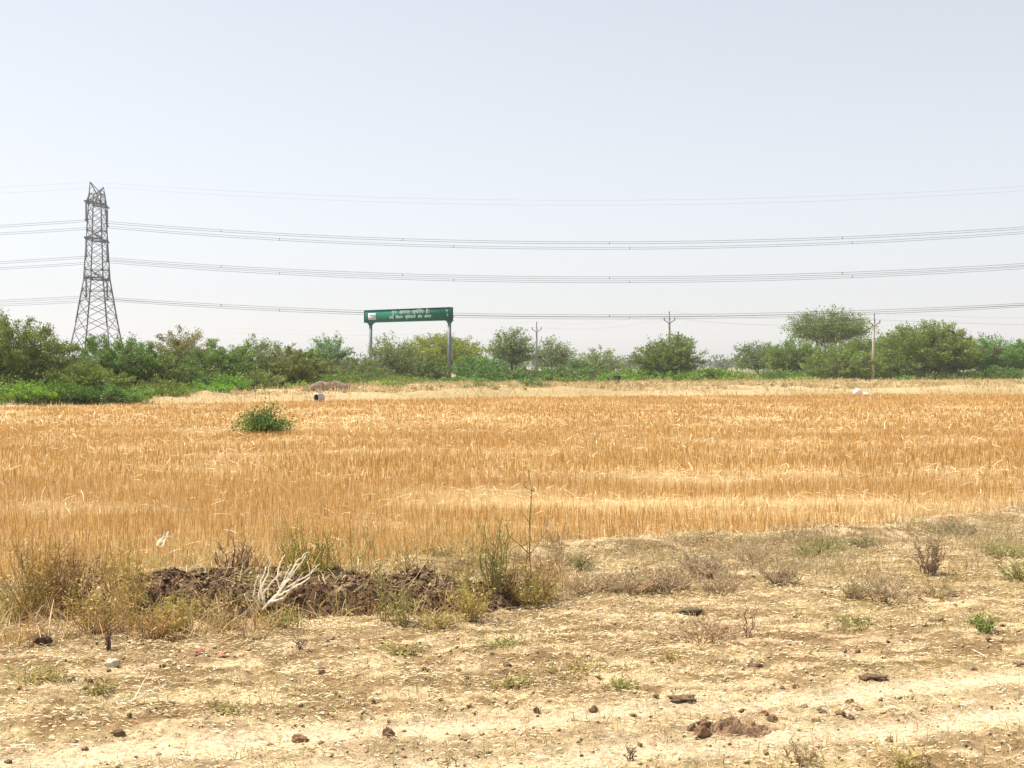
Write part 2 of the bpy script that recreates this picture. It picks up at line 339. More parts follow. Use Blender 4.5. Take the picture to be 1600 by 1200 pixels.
# ---------------------------------------------------------------- trees and shrubs
def plant(name, px, top, wpx, D, base_z=None, col=(.10, .14, .03), tip=None, bark=(.16, .12, .09), leaves=None, crown_base=.18, ntrunk=3, dens=1.0,
          leaf=None, clr=None, flat=1.0, lean=0., label='', cat='tree', group=None, seed=0, tname='trunk', cname='crown', hpx=None, spiky=0.5, trh=None, asp=.5):
    rng = np.random.default_rng(seed + 1000)
    X0 = (px - CX) / F * D; z0 = gz(X0, D); H = max(CAM_H + (HOR - top) / F * D - z0, .45); W = wpx / F * D
    root = empty(name, (X0, D, z0), label, cat, group)
    zb = H * crown_base; cz = zb + (H - zb) * .42; a = W / 2; cu = H - cz; cd = cz - zb
    lump = lambda d: .84 + .26 * vn(d[:, 0] * 2.1 + seed * 3.1, d[:, 2] * 2.1 + d[:, 1] * 1.7, seed + 5) + .14 * vn(d[:, 0] * 6 + 9, d[:, 2] * 6 + d[:, 1] * 5, seed + 8)
    def env(n, pw=.45):
        d = rng.normal(size=(n, 3)); d /= np.linalg.norm(d, axis=1)[:, None]
        r = rng.uniform(0, 1, n) ** pw * lump(d)
        p = d * r[:, None] * np.array([a, a * .9, 1.])
        p[:, 2] *= np.where(d[:, 2] > 0, cu * flat, cd)
        return p + np.array([lean * W * .3, 0, cz]), d
    lf = leaf or max(.09, D * .00125); cr = clr or max(.20, min(W, H) * .072)
    vol = W * W * (H - zb)
    nc = int(np.clip(40 + 13.0 * W * (H - zb), 50, 620)); C, dirs = env(nc)
    C[:, 2] = zb + (C[:, 2] - zb) * np.where(C[:, 2] > cz, (H - cr * .8 - zb) / max(np.percentile(C[:, 2], 99.3) - zb, .1), 1); C[:, :2] *= .5 * W / max(np.percentile(np.abs(C[:, 0] - lean * W * .3), 97), .1)
    mb = MB(); bark = np.array(bark); limbs = []
    base_r = .025 * H + .02
    for i in range(ntrunk):
        an = i * 6.28 / ntrunk + rng.uniform(-.6, .6); sp = rng.uniform(.35, .75)
        e = np.array([math.cos(an) * a * sp + lean * W * .3, math.sin(an) * a * sp * .8, zb + (H - zb) * rng.uniform(.6, .85)])
        b = np.array([math.cos(an) * .12 * ntrunk * .25, math.sin(an) * .12 * ntrunk * .25, -.15]); m = np.array([e[0] * .35 + rng.normal(0, .12) * a, e[1] * .35, (trh or .45) * H])
        t = np.linspace(0, 1, 9)[:, None]; pts = (1 - t) ** 2 * b + 2 * t * (1 - t) * m + t * t * e
        pts[1:-1] += rng.normal(0, .03 * H * .5, (7, 3)); rd = base_r / math.sqrt(ntrunk) * (1.25 - .98 * t[:, 0])
        mb.tube(pts, rd, 6, bark * rng.uniform(.85, 1.15)); limbs.append(pts)
        for j in range(3):
            k = rng.integers(3, 7); s0 = pts[k]; e2, _ = env(1, .3); e2 = e2[0]; mid = (s0 + e2) / 2 + rng.normal(0, .08 * H, 3) + [0, 0, .06 * H]
            t2 = np.linspace(0, 1, 6)[:, None]; p2 = (1 - t2) ** 2 * s0 + 2 * t2 * (1 - t2) * mid + t2 * t2 * (s0 + (e2 - s0) * .85)
            mb.tube(p2, rd[k] * (.62 - .45 * t2[:, 0]), 5 if 0 else 4, bark); limbs.append(p2[1:])
    A = np.vstack(limbs)
    for i in range(nc):
        c = C[i]; d2 = ((A - c) ** 2).sum(1) + (A[:, 2] > c[2]) * 1.0; s0 = A[d2.argmin()]
        mid = (s0 + c) / 2 + rng.normal(0, .1, 3) * cr * 3; out = c + (c - s0) * .25
        tw = max(.010, D * .00013)
        mb.tube([s0, mid, c, out + [0, 0, .05]], np.array([1.6, 1.2, .8, .4]) * tw, 3, bark * 1.1)
    mb.build(tname, M_BARK, root)
    proj = W * (H - zb); n = int(leaves if leaves else dens * 22 * proj / (lf * lf)); n = int(min(n, 60000))
    ci = rng.integers(0, nc, n); wt = rng.uniform(.4, 1.7, nc); ci = rng.choice(nc, n, p=wt / wt.sum())
    od = dirs[ci] * np.array([1, 1, .6]) + np.array([0, 0, .25]); od += rng.normal(0, .25, (n, 3)); od /= np.linalg.norm(od, axis=1)[:, None]
    tt = rng.uniform(-.9, 1, n); pos = C[ci] + od * (tt * cr * (1.3 + spiky * 2 * rng.uniform(0, 1, nc)[ci] ** 3))[:, None] + rng.normal(0, 1, (n, 3)) * (cr * (.55 - .25 * np.abs(tt)))[:, None] * np.array([1, 1, .55])
    pos[:, 2] = np.maximum(pos[:, 2], .03)
    ax = od + rng.normal(0, .55, (n, 3)); ax /= np.linalg.norm(ax, axis=1)[:, None]; sd_ = np.cross(ax, rng.normal(size=(n, 3))); sd_ /= np.linalg.norm(sd_, axis=1)[:, None] + 1e-6
    l = lf * rng.uniform(.6, 1.6, n)[:, None]; wv = sd_ * l * asp
    V = np.stack([pos - ax * l * .5, pos + wv * .5, pos + ax * l * .5, pos - wv * .5], 1).reshape(-1, 3)
    q = np.arange(n * 4).reshape(-1, 4)
    col = np.array(col, float); tip = np.array(tip if tip is not None else col * [1.35, 1.2, .9])
    cc = rng.uniform(0, 1, nc)[ci][:, None]; lc = np.array([1.38, 1.66, 1.05]) * ((col + (tip - col) * cc) * .8 + np.array([.11, .13, .035]) * .2) * rng.uniform(.78, 1.22, (n, 1))
    np_mesh(cname, V, q, np.repeat(lc, 4, axis=0), M_LEAF, False, root)
    return root
OLV = (.105, .125, .020); DOL = (.070, .100, .022); GRN = (.085, .140, .026); TEAL = (.055, .110, .032); GRY = (.20, .195, .105); YEL = (.19, .20, .028); BRN = (.20, .145, .08); BRT = (.16, .26, .04)
BK = (.10, .08, .065); BKG = (.30, .27, .23)
trees = [
 dict(px=18, top=497, wpx=160, D=66, col=OLV, tip=(.17,.16,.06), ntrunk=3, crown_base=.16, bark=BK, label='tall olive tree with dark trunks at the left end of the tree line'),
 dict(px=-60, top=515, wpx=140, D=70, col=DOL, label='dark green tree cut off by the left edge of the photo'),
 dict(px=100, top=547, wpx=95, D=68, col=GRY, tip=(.15,.17,.07), dens=.55, bark=BKG, label='thin greyish tree in front of the foot of the pylon'),
 dict(px=178, top=528, wpx=120, D=71, col=GRN, tip=(.14,.19,.06), spiky=1.0, label='spiky topped green tree hiding the right foot of the pylon'),
 dict(px=230, top=541, wpx=115, D=73, col=DOL, tip=(.15,.17,.06), label='round olive tree just right of the spiky tree by the pylon'),
 dict(px=135, top=570, wpx=110, D=64, col=OLV, tip=(.16,.17,.05), dens=.9, ntrunk=4, label='low olive tree with a bare forked stem below the pylon'),
 dict(px=288, top=518, wpx=84, D=88, col=BRN, tip=(.26,.19,.12), dens=.75, bark=BKG, label='brownish half bare tree standing above the green trees right of the pylon'),
 dict(px=345, top=534, wpx=92, D=84, col=GRN, tip=(.15,.19,.07), label='green tree right of the brownish half bare tree'),
 dict(px=272, top=572, wpx=110, D=74, col=TEAL, tip=(.12,.15,.06), label='dark bluish green tree under the brownish half bare tree'),
 dict(px=400, top=527, wpx=78, D=92, col=GRY, tip=(.17,.18,.09), dens=.42, bark=BKG, label='pale nearly bare tree with many fine upright twigs'),
 dict(px=432, top=536, wpx=66, D=95, col=GRY, tip=(.14,.17,.08), dens=.5, bark=BKG, label='pale thin tree touching the nearly bare twiggy tree on its right'),
 dict(px=462, top=545, wpx=112, D=91, col=OLV, tip=(.18,.15,.07), label='broad olive tree left of the green road sign'),
 dict(px=390, top=580, wpx=90, D=83, col=OLV, tip=GRY, dens=.8, label='grey olive bush tree under the two pale thin trees'),
 dict(px=515, top=527, wpx=64, D=122, col=(.06,.15,.07), tip=(.26,.30,.19), dens=.75, spiky=1.2, bark=BKG, label='bluish green tree with upright knobbly shoots left of the green sign'),
 dict(px=556, top=560, wpx=92, D=116, col=(.13,.13,.06), tip=(.17,.16,.09), label='grey olive tree covering the lower left post of the sign'),
 dict(px=612, top=527, wpx=74, D=132, col=GRY, tip=(.16,.18,.09), dens=.6, bark=(.13,.10,.08), ntrunk=4, label='pale open tree with dark stems under the left half of the sign'),
 dict(px=688, top=524, wpx=126, D=172, col=YEL, tip=(.26,.24,.035), flat=.95, dens=1.1, label='dense yellow green dome tree behind the right post of the sign'),
 dict(px=655, top=562, wpx=90, D=136, col=DOL, tip=(.13,.16,.05), label='dark olive bush tree below the yellow green dome tree'),
 dict(px=722, top=533, wpx=64, D=178, col=(.15,.13,.09), tip=(.24,.21,.15), dens=.45, spiky=1.0, bark=BKG, label='dry spreading tree poking out right of the yellow green dome tree'),
 dict(px=742, top=556, wpx=84, D=153, col=(.07,.17,.05), tip=(.16,.24,.08), spiky=.9, label='feathery green tree right of the sign post'),
 dict(px=798, top=513, wpx=62, D=158, col=(.12,.16,.07), tip=(.22,.22,.13), dens=.75, bark=BK, crown_base=.3, label='tall grey green tree just left of the left power pole'),
 dict(px=796, top=572, wpx=110, D=133, col=TEAL, tip=(.10,.19,.05), label='low bluish green tree in front of the left power pole'),
 dict(px=862, top=528, wpx=66, D=186, col=GRY, tip=(.15,.20,.11), dens=.55, crown_base=.3, bark=BK, label='pale open tree just right of the left power pole'),
 dict(px=868, top=574, wpx=96, D=140, col=(.08,.14,.05), tip=(.13,.18,.06), label='green bush tree at the foot of the left power pole'),
 dict(px=938, top=545, wpx=62, D=160, col=(.14,.18,.09), tip=(.28,.27,.14), dens=.55, spiky=1.0, bark=BKG, label='open tree with pale arching sprays left of the gap in the tree line'),
 dict(px=905, top=564, wpx=74, D=148, col=(.07,.14,.06), tip=(.15,.19,.08), label='bluish green tree between the left power pole and the gap'),
 dict(px=1044, top=523, wpx=92, D=140, col=(.10,.145,.035), tip=(.16,.16,.06), crown_base=.12, dens=1.1, label='round dome tree alone in front of the middle power pole'),
 dict(px=1186, top=535, wpx=72, D=176, col=(.13,.17,.08), tip=(.20,.21,.12), dens=.65, crown_base=.28, ntrunk=3, bark=BK, trh=.3, label='small forked tree in the gap between the middle and right power poles'),
 dict(px=1296, top=484, wpx=106, D=186, col=(.10,.145,.04), tip=(.17,.18,.08), crown_base=.52, ntrunk=5, trh=.35, bark=BK, dens=.95, label='tallest tree with an umbrella crown left of the right power pole'),
 dict(px=1240, top=530, wpx=78, D=168, col=(.11,.165,.035), tip=(.17,.2,.06), label='olive green tree below the left side of the umbrella tree'),
 dict(px=1340, top=528, wpx=96, D=166, col=(.12,.16,.035), tip=(.18,.19,.05), label='rounded green tree right behind the right power pole'),
 dict(px=1318, top=546, wpx=112, D=150, col=(.115,.16,.035), tip=(.17,.19,.05), crown_base=.1, label='wide olive tree left of the right power pole with a dark foot'),
 dict(px=1398, top=520, wpx=86, D=164, col=(.12,.15,.035), tip=(.19,.19,.06), label='olive tree between the right power pole and the big dome tree'),
 dict(px=1448, top=504, wpx=128, D=156, col=(.115,.16,.035), tip=(.18,.18,.05), crown_base=.14, ntrunk=3, bark=(.06,.05,.045), dens=1.1, label='big dome tree with dark leaning trunks right of the right power pole'),
 dict(px=1492, top=516, wpx=50, D=160, col=(.14,.13,.05), tip=(.24,.17,.09), dens=.9, label='brown tinged tree joined to the right side of the big dome tree'),
 dict(px=1400, top=562, wpx=60, D=152, col=DOL, label='dark bush tree under the big dome tree beside the power pole'),
 dict(px=1548, top=526, wpx=104, D=160, col=(.08,.175,.035), tip=(.13,.22,.06), label='bright green tree right of the big dome tree'),
 dict(px=1612, top=532, wpx=86, D=158, col=(.10,.19,.035), tip=(.16,.22,.06), label='green tree cut off by the right edge of the photo'),
 dict(px=1680, top=520, wpx=100, D=165, col=OLV, label='olive tree outside the right edge of the photo'),
]
for i, t in enumerate(trees): plant('tree', seed=i * 7 + 3, group='trees along the field', **t)
SG = 'shrubs along the foot of the tree line'
shrubs = [
 dict(px=40, top=598, wpx=90, D=61, col=(.15,.24,.03), label='yellow green shrub at the far left beyond the field'),
 dict(px=108, top=596, wpx=70, D=62, col=GRN, label='low green shrub straight below the pylon'),
 dict(px=200, top=606, wpx=66, D=63, col=(.13,.20,.05), tip=(.19,.25,.08), label='pale green rounded shrub right of and below the pylon'),
 dict(px=150, top=602, wpx=70, D=62, col=TEAL, label='dark green shrub left of the pale green rounded shrub'),
 dict(px=250, top=592, wpx=56, D=68, col=OLV, tip=BRN, label='olive brown shrub right of the pale green rounded shrub'),
 dict(px=322, top=598, wpx=74, D=71, col=(.12,.24,.03), tip=(.18,.30,.04), label='bright green shrub beyond the lone bush on its left'),
 dict(px=352, top=585, wpx=60, D=76, col=(.09,.2,.03), tip=(.15,.25,.05), label='fresh green shrub straight behind the lone bush'),
 dict(px=465, top=602, wpx=30, D=87, col=(.15,.21,.04), tip=(.27,.27,.07), label='small round yellow green shrub left of the concrete pipe'),
 dict(px=430, top=598, wpx=60, D=94, col=(.14,.16,.06), label='low olive shrub right of the lone bush'),
 dict(px=575, top=590, wpx=60, D=106, col=(.13,.17,.05), label='low green shrub right of the mud wall'),
 dict(px=632, top=589, wpx=64, D=108, col=(.15,.18,.04), tip=(.24,.24,.07), label='yellowish round shrub between the two posts of the sign'),
 dict(px=680, top=596, wpx=54, D=112, col=(.09,.17,.04), label='green shrub left of the foot of the right sign post'),
 dict(px=744, top=596, wpx=36, D=84, col=(.10,.12,.06), tip=(.2,.2,.12), spiky=1.0, label='dark scrubby bush at the field edge right of the sign'),
 dict(px=622, top=604, wpx=26, D=92, col=(.10,.14,.05), label='tiny dark shrub at the field edge below the sign'),
 dict(px=602, top=605, wpx=24, D=94, col=(.17,.24,.03), label='tiny bright shrub left of the tiny dark shrub below the sign'),
 dict(px=730, top=590, wpx=60, D=118, col=(.10,.18,.04), label='green shrub at the foot of the right sign post'),
 dict(px=790, top=592, wpx=60, D=122, col=TEAL, label='dark green shrub midway between sign and left power pole'),
 dict(px=836, top=592, wpx=34, D=92, col=(.09,.14,.05), tip=(.2,.2,.1), spiky=.8, label='small scrubby bush below the left power pole'),
 dict(px=905, top=588, wpx=70, D=122, col=(.11,.17,.04), label='green shrub right of the scrubby bush below the left power pole'),
 dict(px=1004, top=576, wpx=86, D=140, col=(.12,.23,.025), tip=(.20,.29,.04), label='bright green shrub left of the lone dome tree'),
 dict(px=962, top=583, wpx=60, D=134, col=(.12,.2,.03), label='green shrub above the dark box'),
 dict(px=1062, top=580, wpx=86, D=136, col=(.11,.20,.03), tip=(.18,.27,.04), label='bright shrub in front of the lone dome tree'),
 dict(px=1116, top=576, wpx=70, D=142, col=(.15,.23,.03), tip=(.23,.27,.05), label='yellow green shrub right of the lone dome tree'),
 dict(px=1158, top=583, wpx=56, D=138, col=(.17,.22,.05), tip=(.28,.27,.1), label='pale yellow green shrub in front of the small forked tree'),
 dict(px=1225, top=578, wpx=66, D=156, col=(.10,.16,.05), label='green shrub right of the small forked tree'),
 dict(px=1240, top=588, wpx=56, D=134, col=(.17,.22,.04), label='yellow green low shrub left of the wide olive tree'),
 dict(px=1412, top=588, wpx=36, D=136, col=(.10,.18,.04), tip=(.2,.24,.08), label='small green shrub right of the foot of the right power pole'),
 dict(px=1500, top=580, wpx=60, D=152, col=TEAL, label='dark low shrub under the brown tinged tree'),
 dict(px=1575, top=572, wpx=80, D=152, col=(.07,.14,.035), label='dark green shrub under the right hand green trees'),
]
for i, t in enumerate(shrubs): plant('shrub', seed=500 + i * 5, group=SG, cat='shrub', crown_base=.03, ntrunk=4, tname='stems', cname='foliage', **t)
# the lone bush standing in the stubble
d0 = 35.5
plant('bush', 407, 634, 54, d0, col=(.035,.085,.03), tip=(.15,.17,.04), crown_base=.02, ntrunk=6, tname='stems', cname='foliage', leaf=.06, spiky=1.3, dens=1.1, lean=.25, label='lone dark green bush standing in the stubble field', cat='bush', seed=903)
def clumps(name, n, d0f, hf, cols, label, u0=-.46, u1=.46, leaf=.16, per=26, depth=14, seed=0, kind='stuff', cat='undergrowth'):
    rng = np.random.default_rng(seed); u = rng.uniform(u0, u1, n); D = d0f(u) + rng.uniform(0, depth, n); X = u * D
    H = hf(u) * rng.uniform(.4, 1.1, n) * (.5 + fbm(X * .25, D * .25, 90)); m = n * per
    ci = np.repeat(np.arange(n), per); dv = rng.normal(size=(m, 3)); dv /= np.linalg.norm(dv, axis=1)[:, None]; dv[:, 2] = np.abs(dv[:, 2]); dv *= rng.uniform(.35, 1.1, m)[:, None]; pos = np.stack([X[ci], D[ci], g(X, D)[ci]], 1) + dv * np.stack([H[ci] * .75, H[ci] * .75, H[ci]], 1)
    ax = rng.normal(0, 1, (m, 3)) + [0, 0, .7]; ax /= np.linalg.norm(ax, axis=1)[:, None]; s = np.cross(ax, rng.normal(size=(m, 3))); s /= np.linalg.norm(s, axis=1)[:, None]
    l = leaf * rng.uniform(.5, 1.5, m)[:, None]; wv = s * l * .45
    V = np.stack([pos - ax * l * .5, pos + wv * .5, pos + ax * l * .5, pos - wv * .5], 1).reshape(-1, 3)
    cols = np.array(cols); c = cols[rng.integers(0, len(cols), n)][ci] * rng.uniform(.75, 1.25, (m, 1)) * ([1.3, 1.42, .9] if kind == 'stuff' and name != 'bank_tufts' else [1, 1, 1])
    o = np_mesh(name, V, np.arange(m * 4).reshape(-1, 4), np.repeat(c, 4, axis=0), M_LEAF); tag(o, label, cat, kind=kind)
line = lambda u: np.interp(u, [-.46, -.4, -.27, -.16, -.06, .05, .2, .46], [59, 61, 71, 92, 122, 138, 146, 150])
clumps('undergrowth', 3600, line, lambda u: 1.45 - .75 * np.exp(-((u + .055) / .04) ** 4), [DOL, GRN, OLV, TEAL, (.16, .15, .07), (.13, .19, .04)], 'mixed green undergrowth filling the foot of the tree line', seed=1, per=170, leaf=.15, depth=34)
clumps('leafy_ground_cover', 620, lambda u: np.interp(u, [-.46, -.4, -.25], [57, 59.2, 66]), lambda u: .55 + 0 * u, [(.15, .21, .03), (.09, .15, .03), (.18, .21, .05), (.12, .14, .04)], 'bright green leafy ground cover at the far left field edge', u0=-.46, u1=-.25, leaf=.09, depth=4, seed=2, per=70, cat='ground cover')

clumps('bank_tufts', 1500, lambda u: np.interp(u, [-.46, -.3, 0, .2, .46], [61, 66, 80, 88, 98]), lambda u: .42 + 0 * u, [(.56, .42, .20), (.62, .47, .26), (.40, .33, .12), (.34, .24, .13), (.28, .30, .09)], 'tan and olive tufts of dry growth scattered over the far bank', seed=4, per=60, leaf=.11, depth=50, cat='dry growth')
# far hazy woods on the horizon
def far_wood():
    rng = np.random.default_rng(44); parts = []
    n = 900; u = rng.uniform(-.5, .5, n); D = rng.uniform(420, 900, n); X = u * D; H = rng.uniform(3.5, 8.5, n) * (.55 + .8 * fbm(X * .01, D * .01, 97)); per = 90; m = n * per
    ci = np.repeat(np.arange(n), per); d = rng.normal(size=(m, 3)); d /= np.linalg.norm(d, axis=1)[:, None]; d *= rng.uniform(.3, 1, m)[:, None] ** .5
    pos = np.stack([X[ci] + d[:, 0] * H[ci] * .65, D[ci] + d[:, 1] * H[ci] * .6, H[ci] * (.52 + d[:, 2] * .46)], 1)
    ax = rng.normal(size=(m, 3)); ax /= np.linalg.norm(ax, axis=1)[:, None]; s = np.cross(ax, rng.normal(size=(m, 3))); s /= np.linalg.norm(s, axis=1)[:, None]
    l = rng.uniform(.5, 1.2, m)[:, None]; V = np.stack([pos - ax * l * .5, pos + s * l * .3, pos + ax * l * .5, pos - s * l * .3], 1).reshape(-1, 3)
    c = np.array([.09, .12, .045]) * rng.uniform(.8, 1.2, (m, 1))
    o = np_mesh('distant_woods', V, np.arange(m * 4).reshape(-1, 4), np.repeat(c, 4, axis=0), M_LEAF); tag(o, 'hazy distant woods along the horizon', 'woods', kind='stuff')
far_wood()

# ---------------------------------------------------------------- the pylon and its lines
LS = .04; LD = np.array([1, -LS, 0]) / math.hypot(1, LS); AD = np.array([LS, 1, 0]) / math.hypot(1, LS)
T0 = np.array([(151.5 - CX) / F * 270, 270., 0.])
STEEL = np.array([.085, .095, .115]); ST2 = np.array([.15, .165, .18])
ZL = (20.3, 28.5, 36.0)
def half(z): return float(np.interp(z, [0, 11, 20.3, 28.5, 36.2, 38.5], [5.0, 3.28, 2.05, 1.66, 1.33, 1.25]))
def make_tower():
    root = empty('transmission_tower', tuple(T0), 'tall grey steel lattice pylon rising behind the trees at the left', 'pylon', 'lattice pylons of the power line')
    cor = lambda z, i: np.array([LD * (half(z) * sx) + AD * (half(z) * sy) for sx, sy in ((-1, -1), (1, -1), (1, 1), (-1, 1))][i]) + [0, 0, z]
    levels = [0, 5.2, 9.2, 12.4, 15.2, 17.8, 20.3, 22.2, 24.6, 26.8, 28.5, 30.4, 32.4, 34.3, 36.2, 38.2]
    for i in range(4):
        m = MB()
        for z0, z1 in zip((0, 11, 20.3, 28.5, 36.2), (11, 20.3, 28.5, 36.2, 38.2)): m.bar(cor(z0, i), cor(z1, i), .24 if z0 < 20 else .21, STEEL)
        m.box(cor(0, i) + [0, 0, .25], (.9, .9, .6), (.4, .38, .35)); m.build('leg', M_STEEL, root)
    m = MB()
    for k, (z0, z1) in enumerate(zip(levels[:-1], levels[1:])):
        for i in range(4):
            j = (i + 1) % 4; a0, b0, a1, b1 = cor(z0, i), cor(z0, j), cor(z1, i), cor(z1, j)
            if k == 0:
                mid = (a1 + b1) / 2; m.bar(a0, mid, .11, ST2); m.bar(b0, mid, .11, ST2); m.bar(a1, b1, .1, ST2)
                m.bar((a0 + a1) / 2, (a0 + mid) / 2, .07, ST2); m.bar((b0 + b1) / 2, (b0 + mid) / 2, .07, ST2)
            else:
                m.bar(a0, b1, .11 if z0 < 20 else .10, ST2); m.bar(b0, a1, .11 if z0 < 20 else .10, ST2)
                if z0 < 17:
                    c = (a0 + b0 + a1 + b1) / 4; m.bar((a0 + a1) / 2, (a0 + c) / 2 * 1.0, .06, ST2); m.bar((b0 + b1) / 2, (b1 + c) / 2, .06, ST2)
            if z1 in (5.2, 17.8, 20.3, 22.2, 28.5, 30.4, 36.2, 38.2) : m.bar(a1, b1, .13, STEEL)
    m.build('lattice_bracing', M_STEEL, root)
    for lv, z in enumerate(ZL):
        hl = 6.1
        for s in (-1, 1):
            m = MB(); tip = AD * hl * s + [0, 0, z]; ids = (0, 1) if s < 0 else (3, 2)
            tops = []
            for i in ids:
                b = cor(z, i); t = cor(z + 1.9, i); m.bar(b, tip + LD * (.35 if i in (1, 2) else -.35), .24, STEEL); m.bar(t, tip, .14, STEEL); tops.append((b, t))
                for f in (.25, .5, .75):
                    p = b + (tip - b) * f; q = t + (tip - t) * f; m.bar(p, q, .08, ST2); m.bar(b + (tip - b) * (f - .25), q, .08, ST2)
            for f in (.0, .25, .5, .75, .97):
                m.bar(tops[0][0] + (tip - tops[0][0]) * f, tops[1][0] + (tip - tops[1][0]) * f, .13 if f == 0 else .1, STEEL)
            m.bar(tip - LD * .45, tip + LD * .45, .3, STEEL)
            m.build('crossarm', M_STEEL, root)
            n = MB(); zz = np.arange(z - .35, z - 3.7, -.09); rr = np.where(np.arange(len(zz)) % 2 == 0, .24, .14)
            n.tube(np.stack([tip[0] + 0 * zz, tip[1] + 0 * zz, zz], 1), rr, 8, (.20, .20, .21)); n.bar(tip, tip - [0, 0, .4], .06, STEEL)
            n.box(tip - [0, 0, 3.95], (.5, .12, .5), STEEL); n.build('insulator_string', M_STEEL, root)
    for s in (-1, 1):
        m = MB(); tip = AD * 3.9 * s + [0, 0, 40.2]
        for i in ((0, 1) if s < 0 else (3, 2)): m.bar(cor(36.2, i), tip, .14, STEEL); m.bar(cor(38.2, i), tip, .12, STEEL)
        m.bar(np.array([0, 0, 38.2]) , tip, .13, STEEL)
        for f in (.35, .65):
            for i in ((0, 1) if s < 0 else (3, 2)): m.bar(cor(36.2, i) + (tip - cor(36.2, i)) * f, np.array([0, 0, 38.2]) + (tip - np.array([0, 0, 38.2])) * f, .08, ST2)
        m.build('earth_wire_peak', M_STEEL, root)
    return root
tower = make_tower()
def copy_tree(o, loc, label):
    c = o.copy(); COL.objects.link(c); c.location = loc; c['label'] = label
    for ch in list(o.children): d = ch.copy(); COL.objects.link(d); d.parent = c
    return c
T1 = T0 + LD * 220; T2 = T0 - LD * 150
copy_tree(tower, tuple(T1), 'steel lattice pylon beyond the right edge of the photo'); copy_tree(tower, tuple(T2), 'steel lattice pylon beyond the left edge of the photo')
WCOL = (.06, .065, .08)
WG = 'wires of the high voltage line'
def span(A, B, sag, n=48):
    t = np.linspace(0, 1, n)[:, None]; p = A + (B - A) * t; p[:, 2] -= 4 * sag * t[:, 0] * (1 - t[:, 0]); return p
lvn = {0: 'lowest', 1: 'middle', 2: 'upper'}
for side, tb, sag, where in ((1, T1, 5.0, 'right'), (-1, T2, 2.6, 'left')):
    for lv, z in enumerate(ZL):
        for s in (-1, 1):
            A = T0 + AD * 6.1 * s + [0, 0, z - 4.1]; B = tb + AD * 6.1 * s + [0, 0, z - 4.1]
            sg = sag * (1.0, .92, 1.0)[lv] if side > 0 else sag
            if lv == 0: sg *= .82
            root = empty('power_line', tuple(A), f'{lvn[lv]} pair of wires on the {"near" if s < 0 else "far"} side of the pylon, running off to the {where}', 'power line', WG)
            pts = span(A, B, sg) - A
            for dz in (.2, -.2):
                m = MB(); m.tube(pts + [0, 0, dz], .038, 3, WCOL); m.build('wire', M_STEEL, root)
            for f in (.13 + .06 * (s > 0) , .33 + .02 * s, .52 + .01 * s, .72 + .01 * s):
                p = pts[int(f * 47)]; m = MB(); m.bar(p + [0, 0, .27], p - [0, 0, .27], .10, STEEL); m.build('spacer', M_STEEL, root)
    for s in (-1, 1):
        A = T0 + AD * 3.9 * s + [0, 0, 40.2]; B = tb + AD * 3.9 * s + [0, 0, 40.2]; pts = span(A, B, sag * .88)
        m = MB(); m.tube(pts - A, .017, 3, (.3, .3, .32)); o = m.build('earth_wire', M_STEEL); o.location = A
        tag(o, f'thin topmost wire from the {"near" if s < 0 else "far"} peak of the pylon to the {where}', 'earth wire', WG)

# ---------------------------------------------------------------- concrete power poles
def pole(px, top, D, label, lean=0., tint=(.42, .40, .33), turn=0.):
    X = (px - CX) / F * D; z0 = gz(X, D); H = CAM_H + (HOR - top) / F * D - z0
    root = empty('power_pole', (X, D, z0), label, 'power pole', 'concrete power poles'); root.rotation_euler = (0, lean, turn)
    m = MB(); zt = H - .75
    m.tube([(0, 0, -.3), (0, 0, zt * .5), (0, 0, zt)], [.22, .18, .14], 4, tint); m.build('shaft', M_CONC, root)
    m = MB(); m.tube([(0, 0, zt - .9), (0, 0, H - .3)], .07, 6, (.12, .12, .13)); m.bar((0, -.13, zt - .1), (0, -.13, H - .45), .08, (.12, .12, .13)); m.build('top_bracket', M_STEEL, root)
    for s in (-1, 1):
        m = MB(); m.tube([(0, -.14, zt - .75), (s * .30, -.14, zt - .42), (s * .62, -.14, zt - .30)], .06, 4, (.14, .14, .15)); m.build('arm', M_STEEL, root)
    for x, z in ((-.62, zt - .3), (.62, zt - .3), (0, H - .3)):
        m = MB(); zz = np.linspace(0, .34, 8); m.tube(np.stack([x + 0 * zz, -.14 * (x != 0) + 0 * zz, z + zz], 1), [.03, .06, .09, .055, .085, .05, .07, .02], 8, (.25, .17, .13)); m.build('insulator', M_CONC, root)
    return np.array([X, D, z0]), H, zt, lean
poles = [pole(838.5, 503, 176, 'left power pole with a forked top among pale trees', .0, (.24, .25, .25)),
         pole(1047, 487, 152, 'middle power pole with only its top above the dome tree', -.012, (.24, .24, .25)),
         pole(1363, 490, 147, 'leaning pale power pole standing free beside the right hand trees', .03)]
far_pts = [np.array([-45., 205, 0]), np.array([110., 150, 0])]
def tops(p):
    b, H, zt, ln = p; return [b + [math.sin(ln) * zt + x, -.14, z] for x, z in ((-.62, zt + .05), (.62, zt + .05), (0, H + .04))]
P0 = (far_pts[0], 8., 7.25, 0); P4 = pole((110 / 150) * F + CX, 491, 150, 'power pole beyond the right edge of the photo', 0.)
seq = [tops(P0), *[tops(p) for p in poles], tops(P4)]
desc = ['left of the left power pole', 'between the left and middle power poles', 'between the middle and right power poles', 'right of the right power pole']
for a, b, dsc in zip(seq[:-1], seq[1:], desc):
    for q, nm in zip(range(3), ('left arm', 'right arm', 'top pin')):
        m = MB(); m.tube(span(a[q], b[q], .75, 24) - a[q], .009, 3, (.3, .3, .31)); o = m.build('overhead_wire', M_STEEL); o.location = a[q]
        tag(o, f'faint thin wire on the {nm}, {dsc}', 'overhead wire', 'wires of the small power poles')

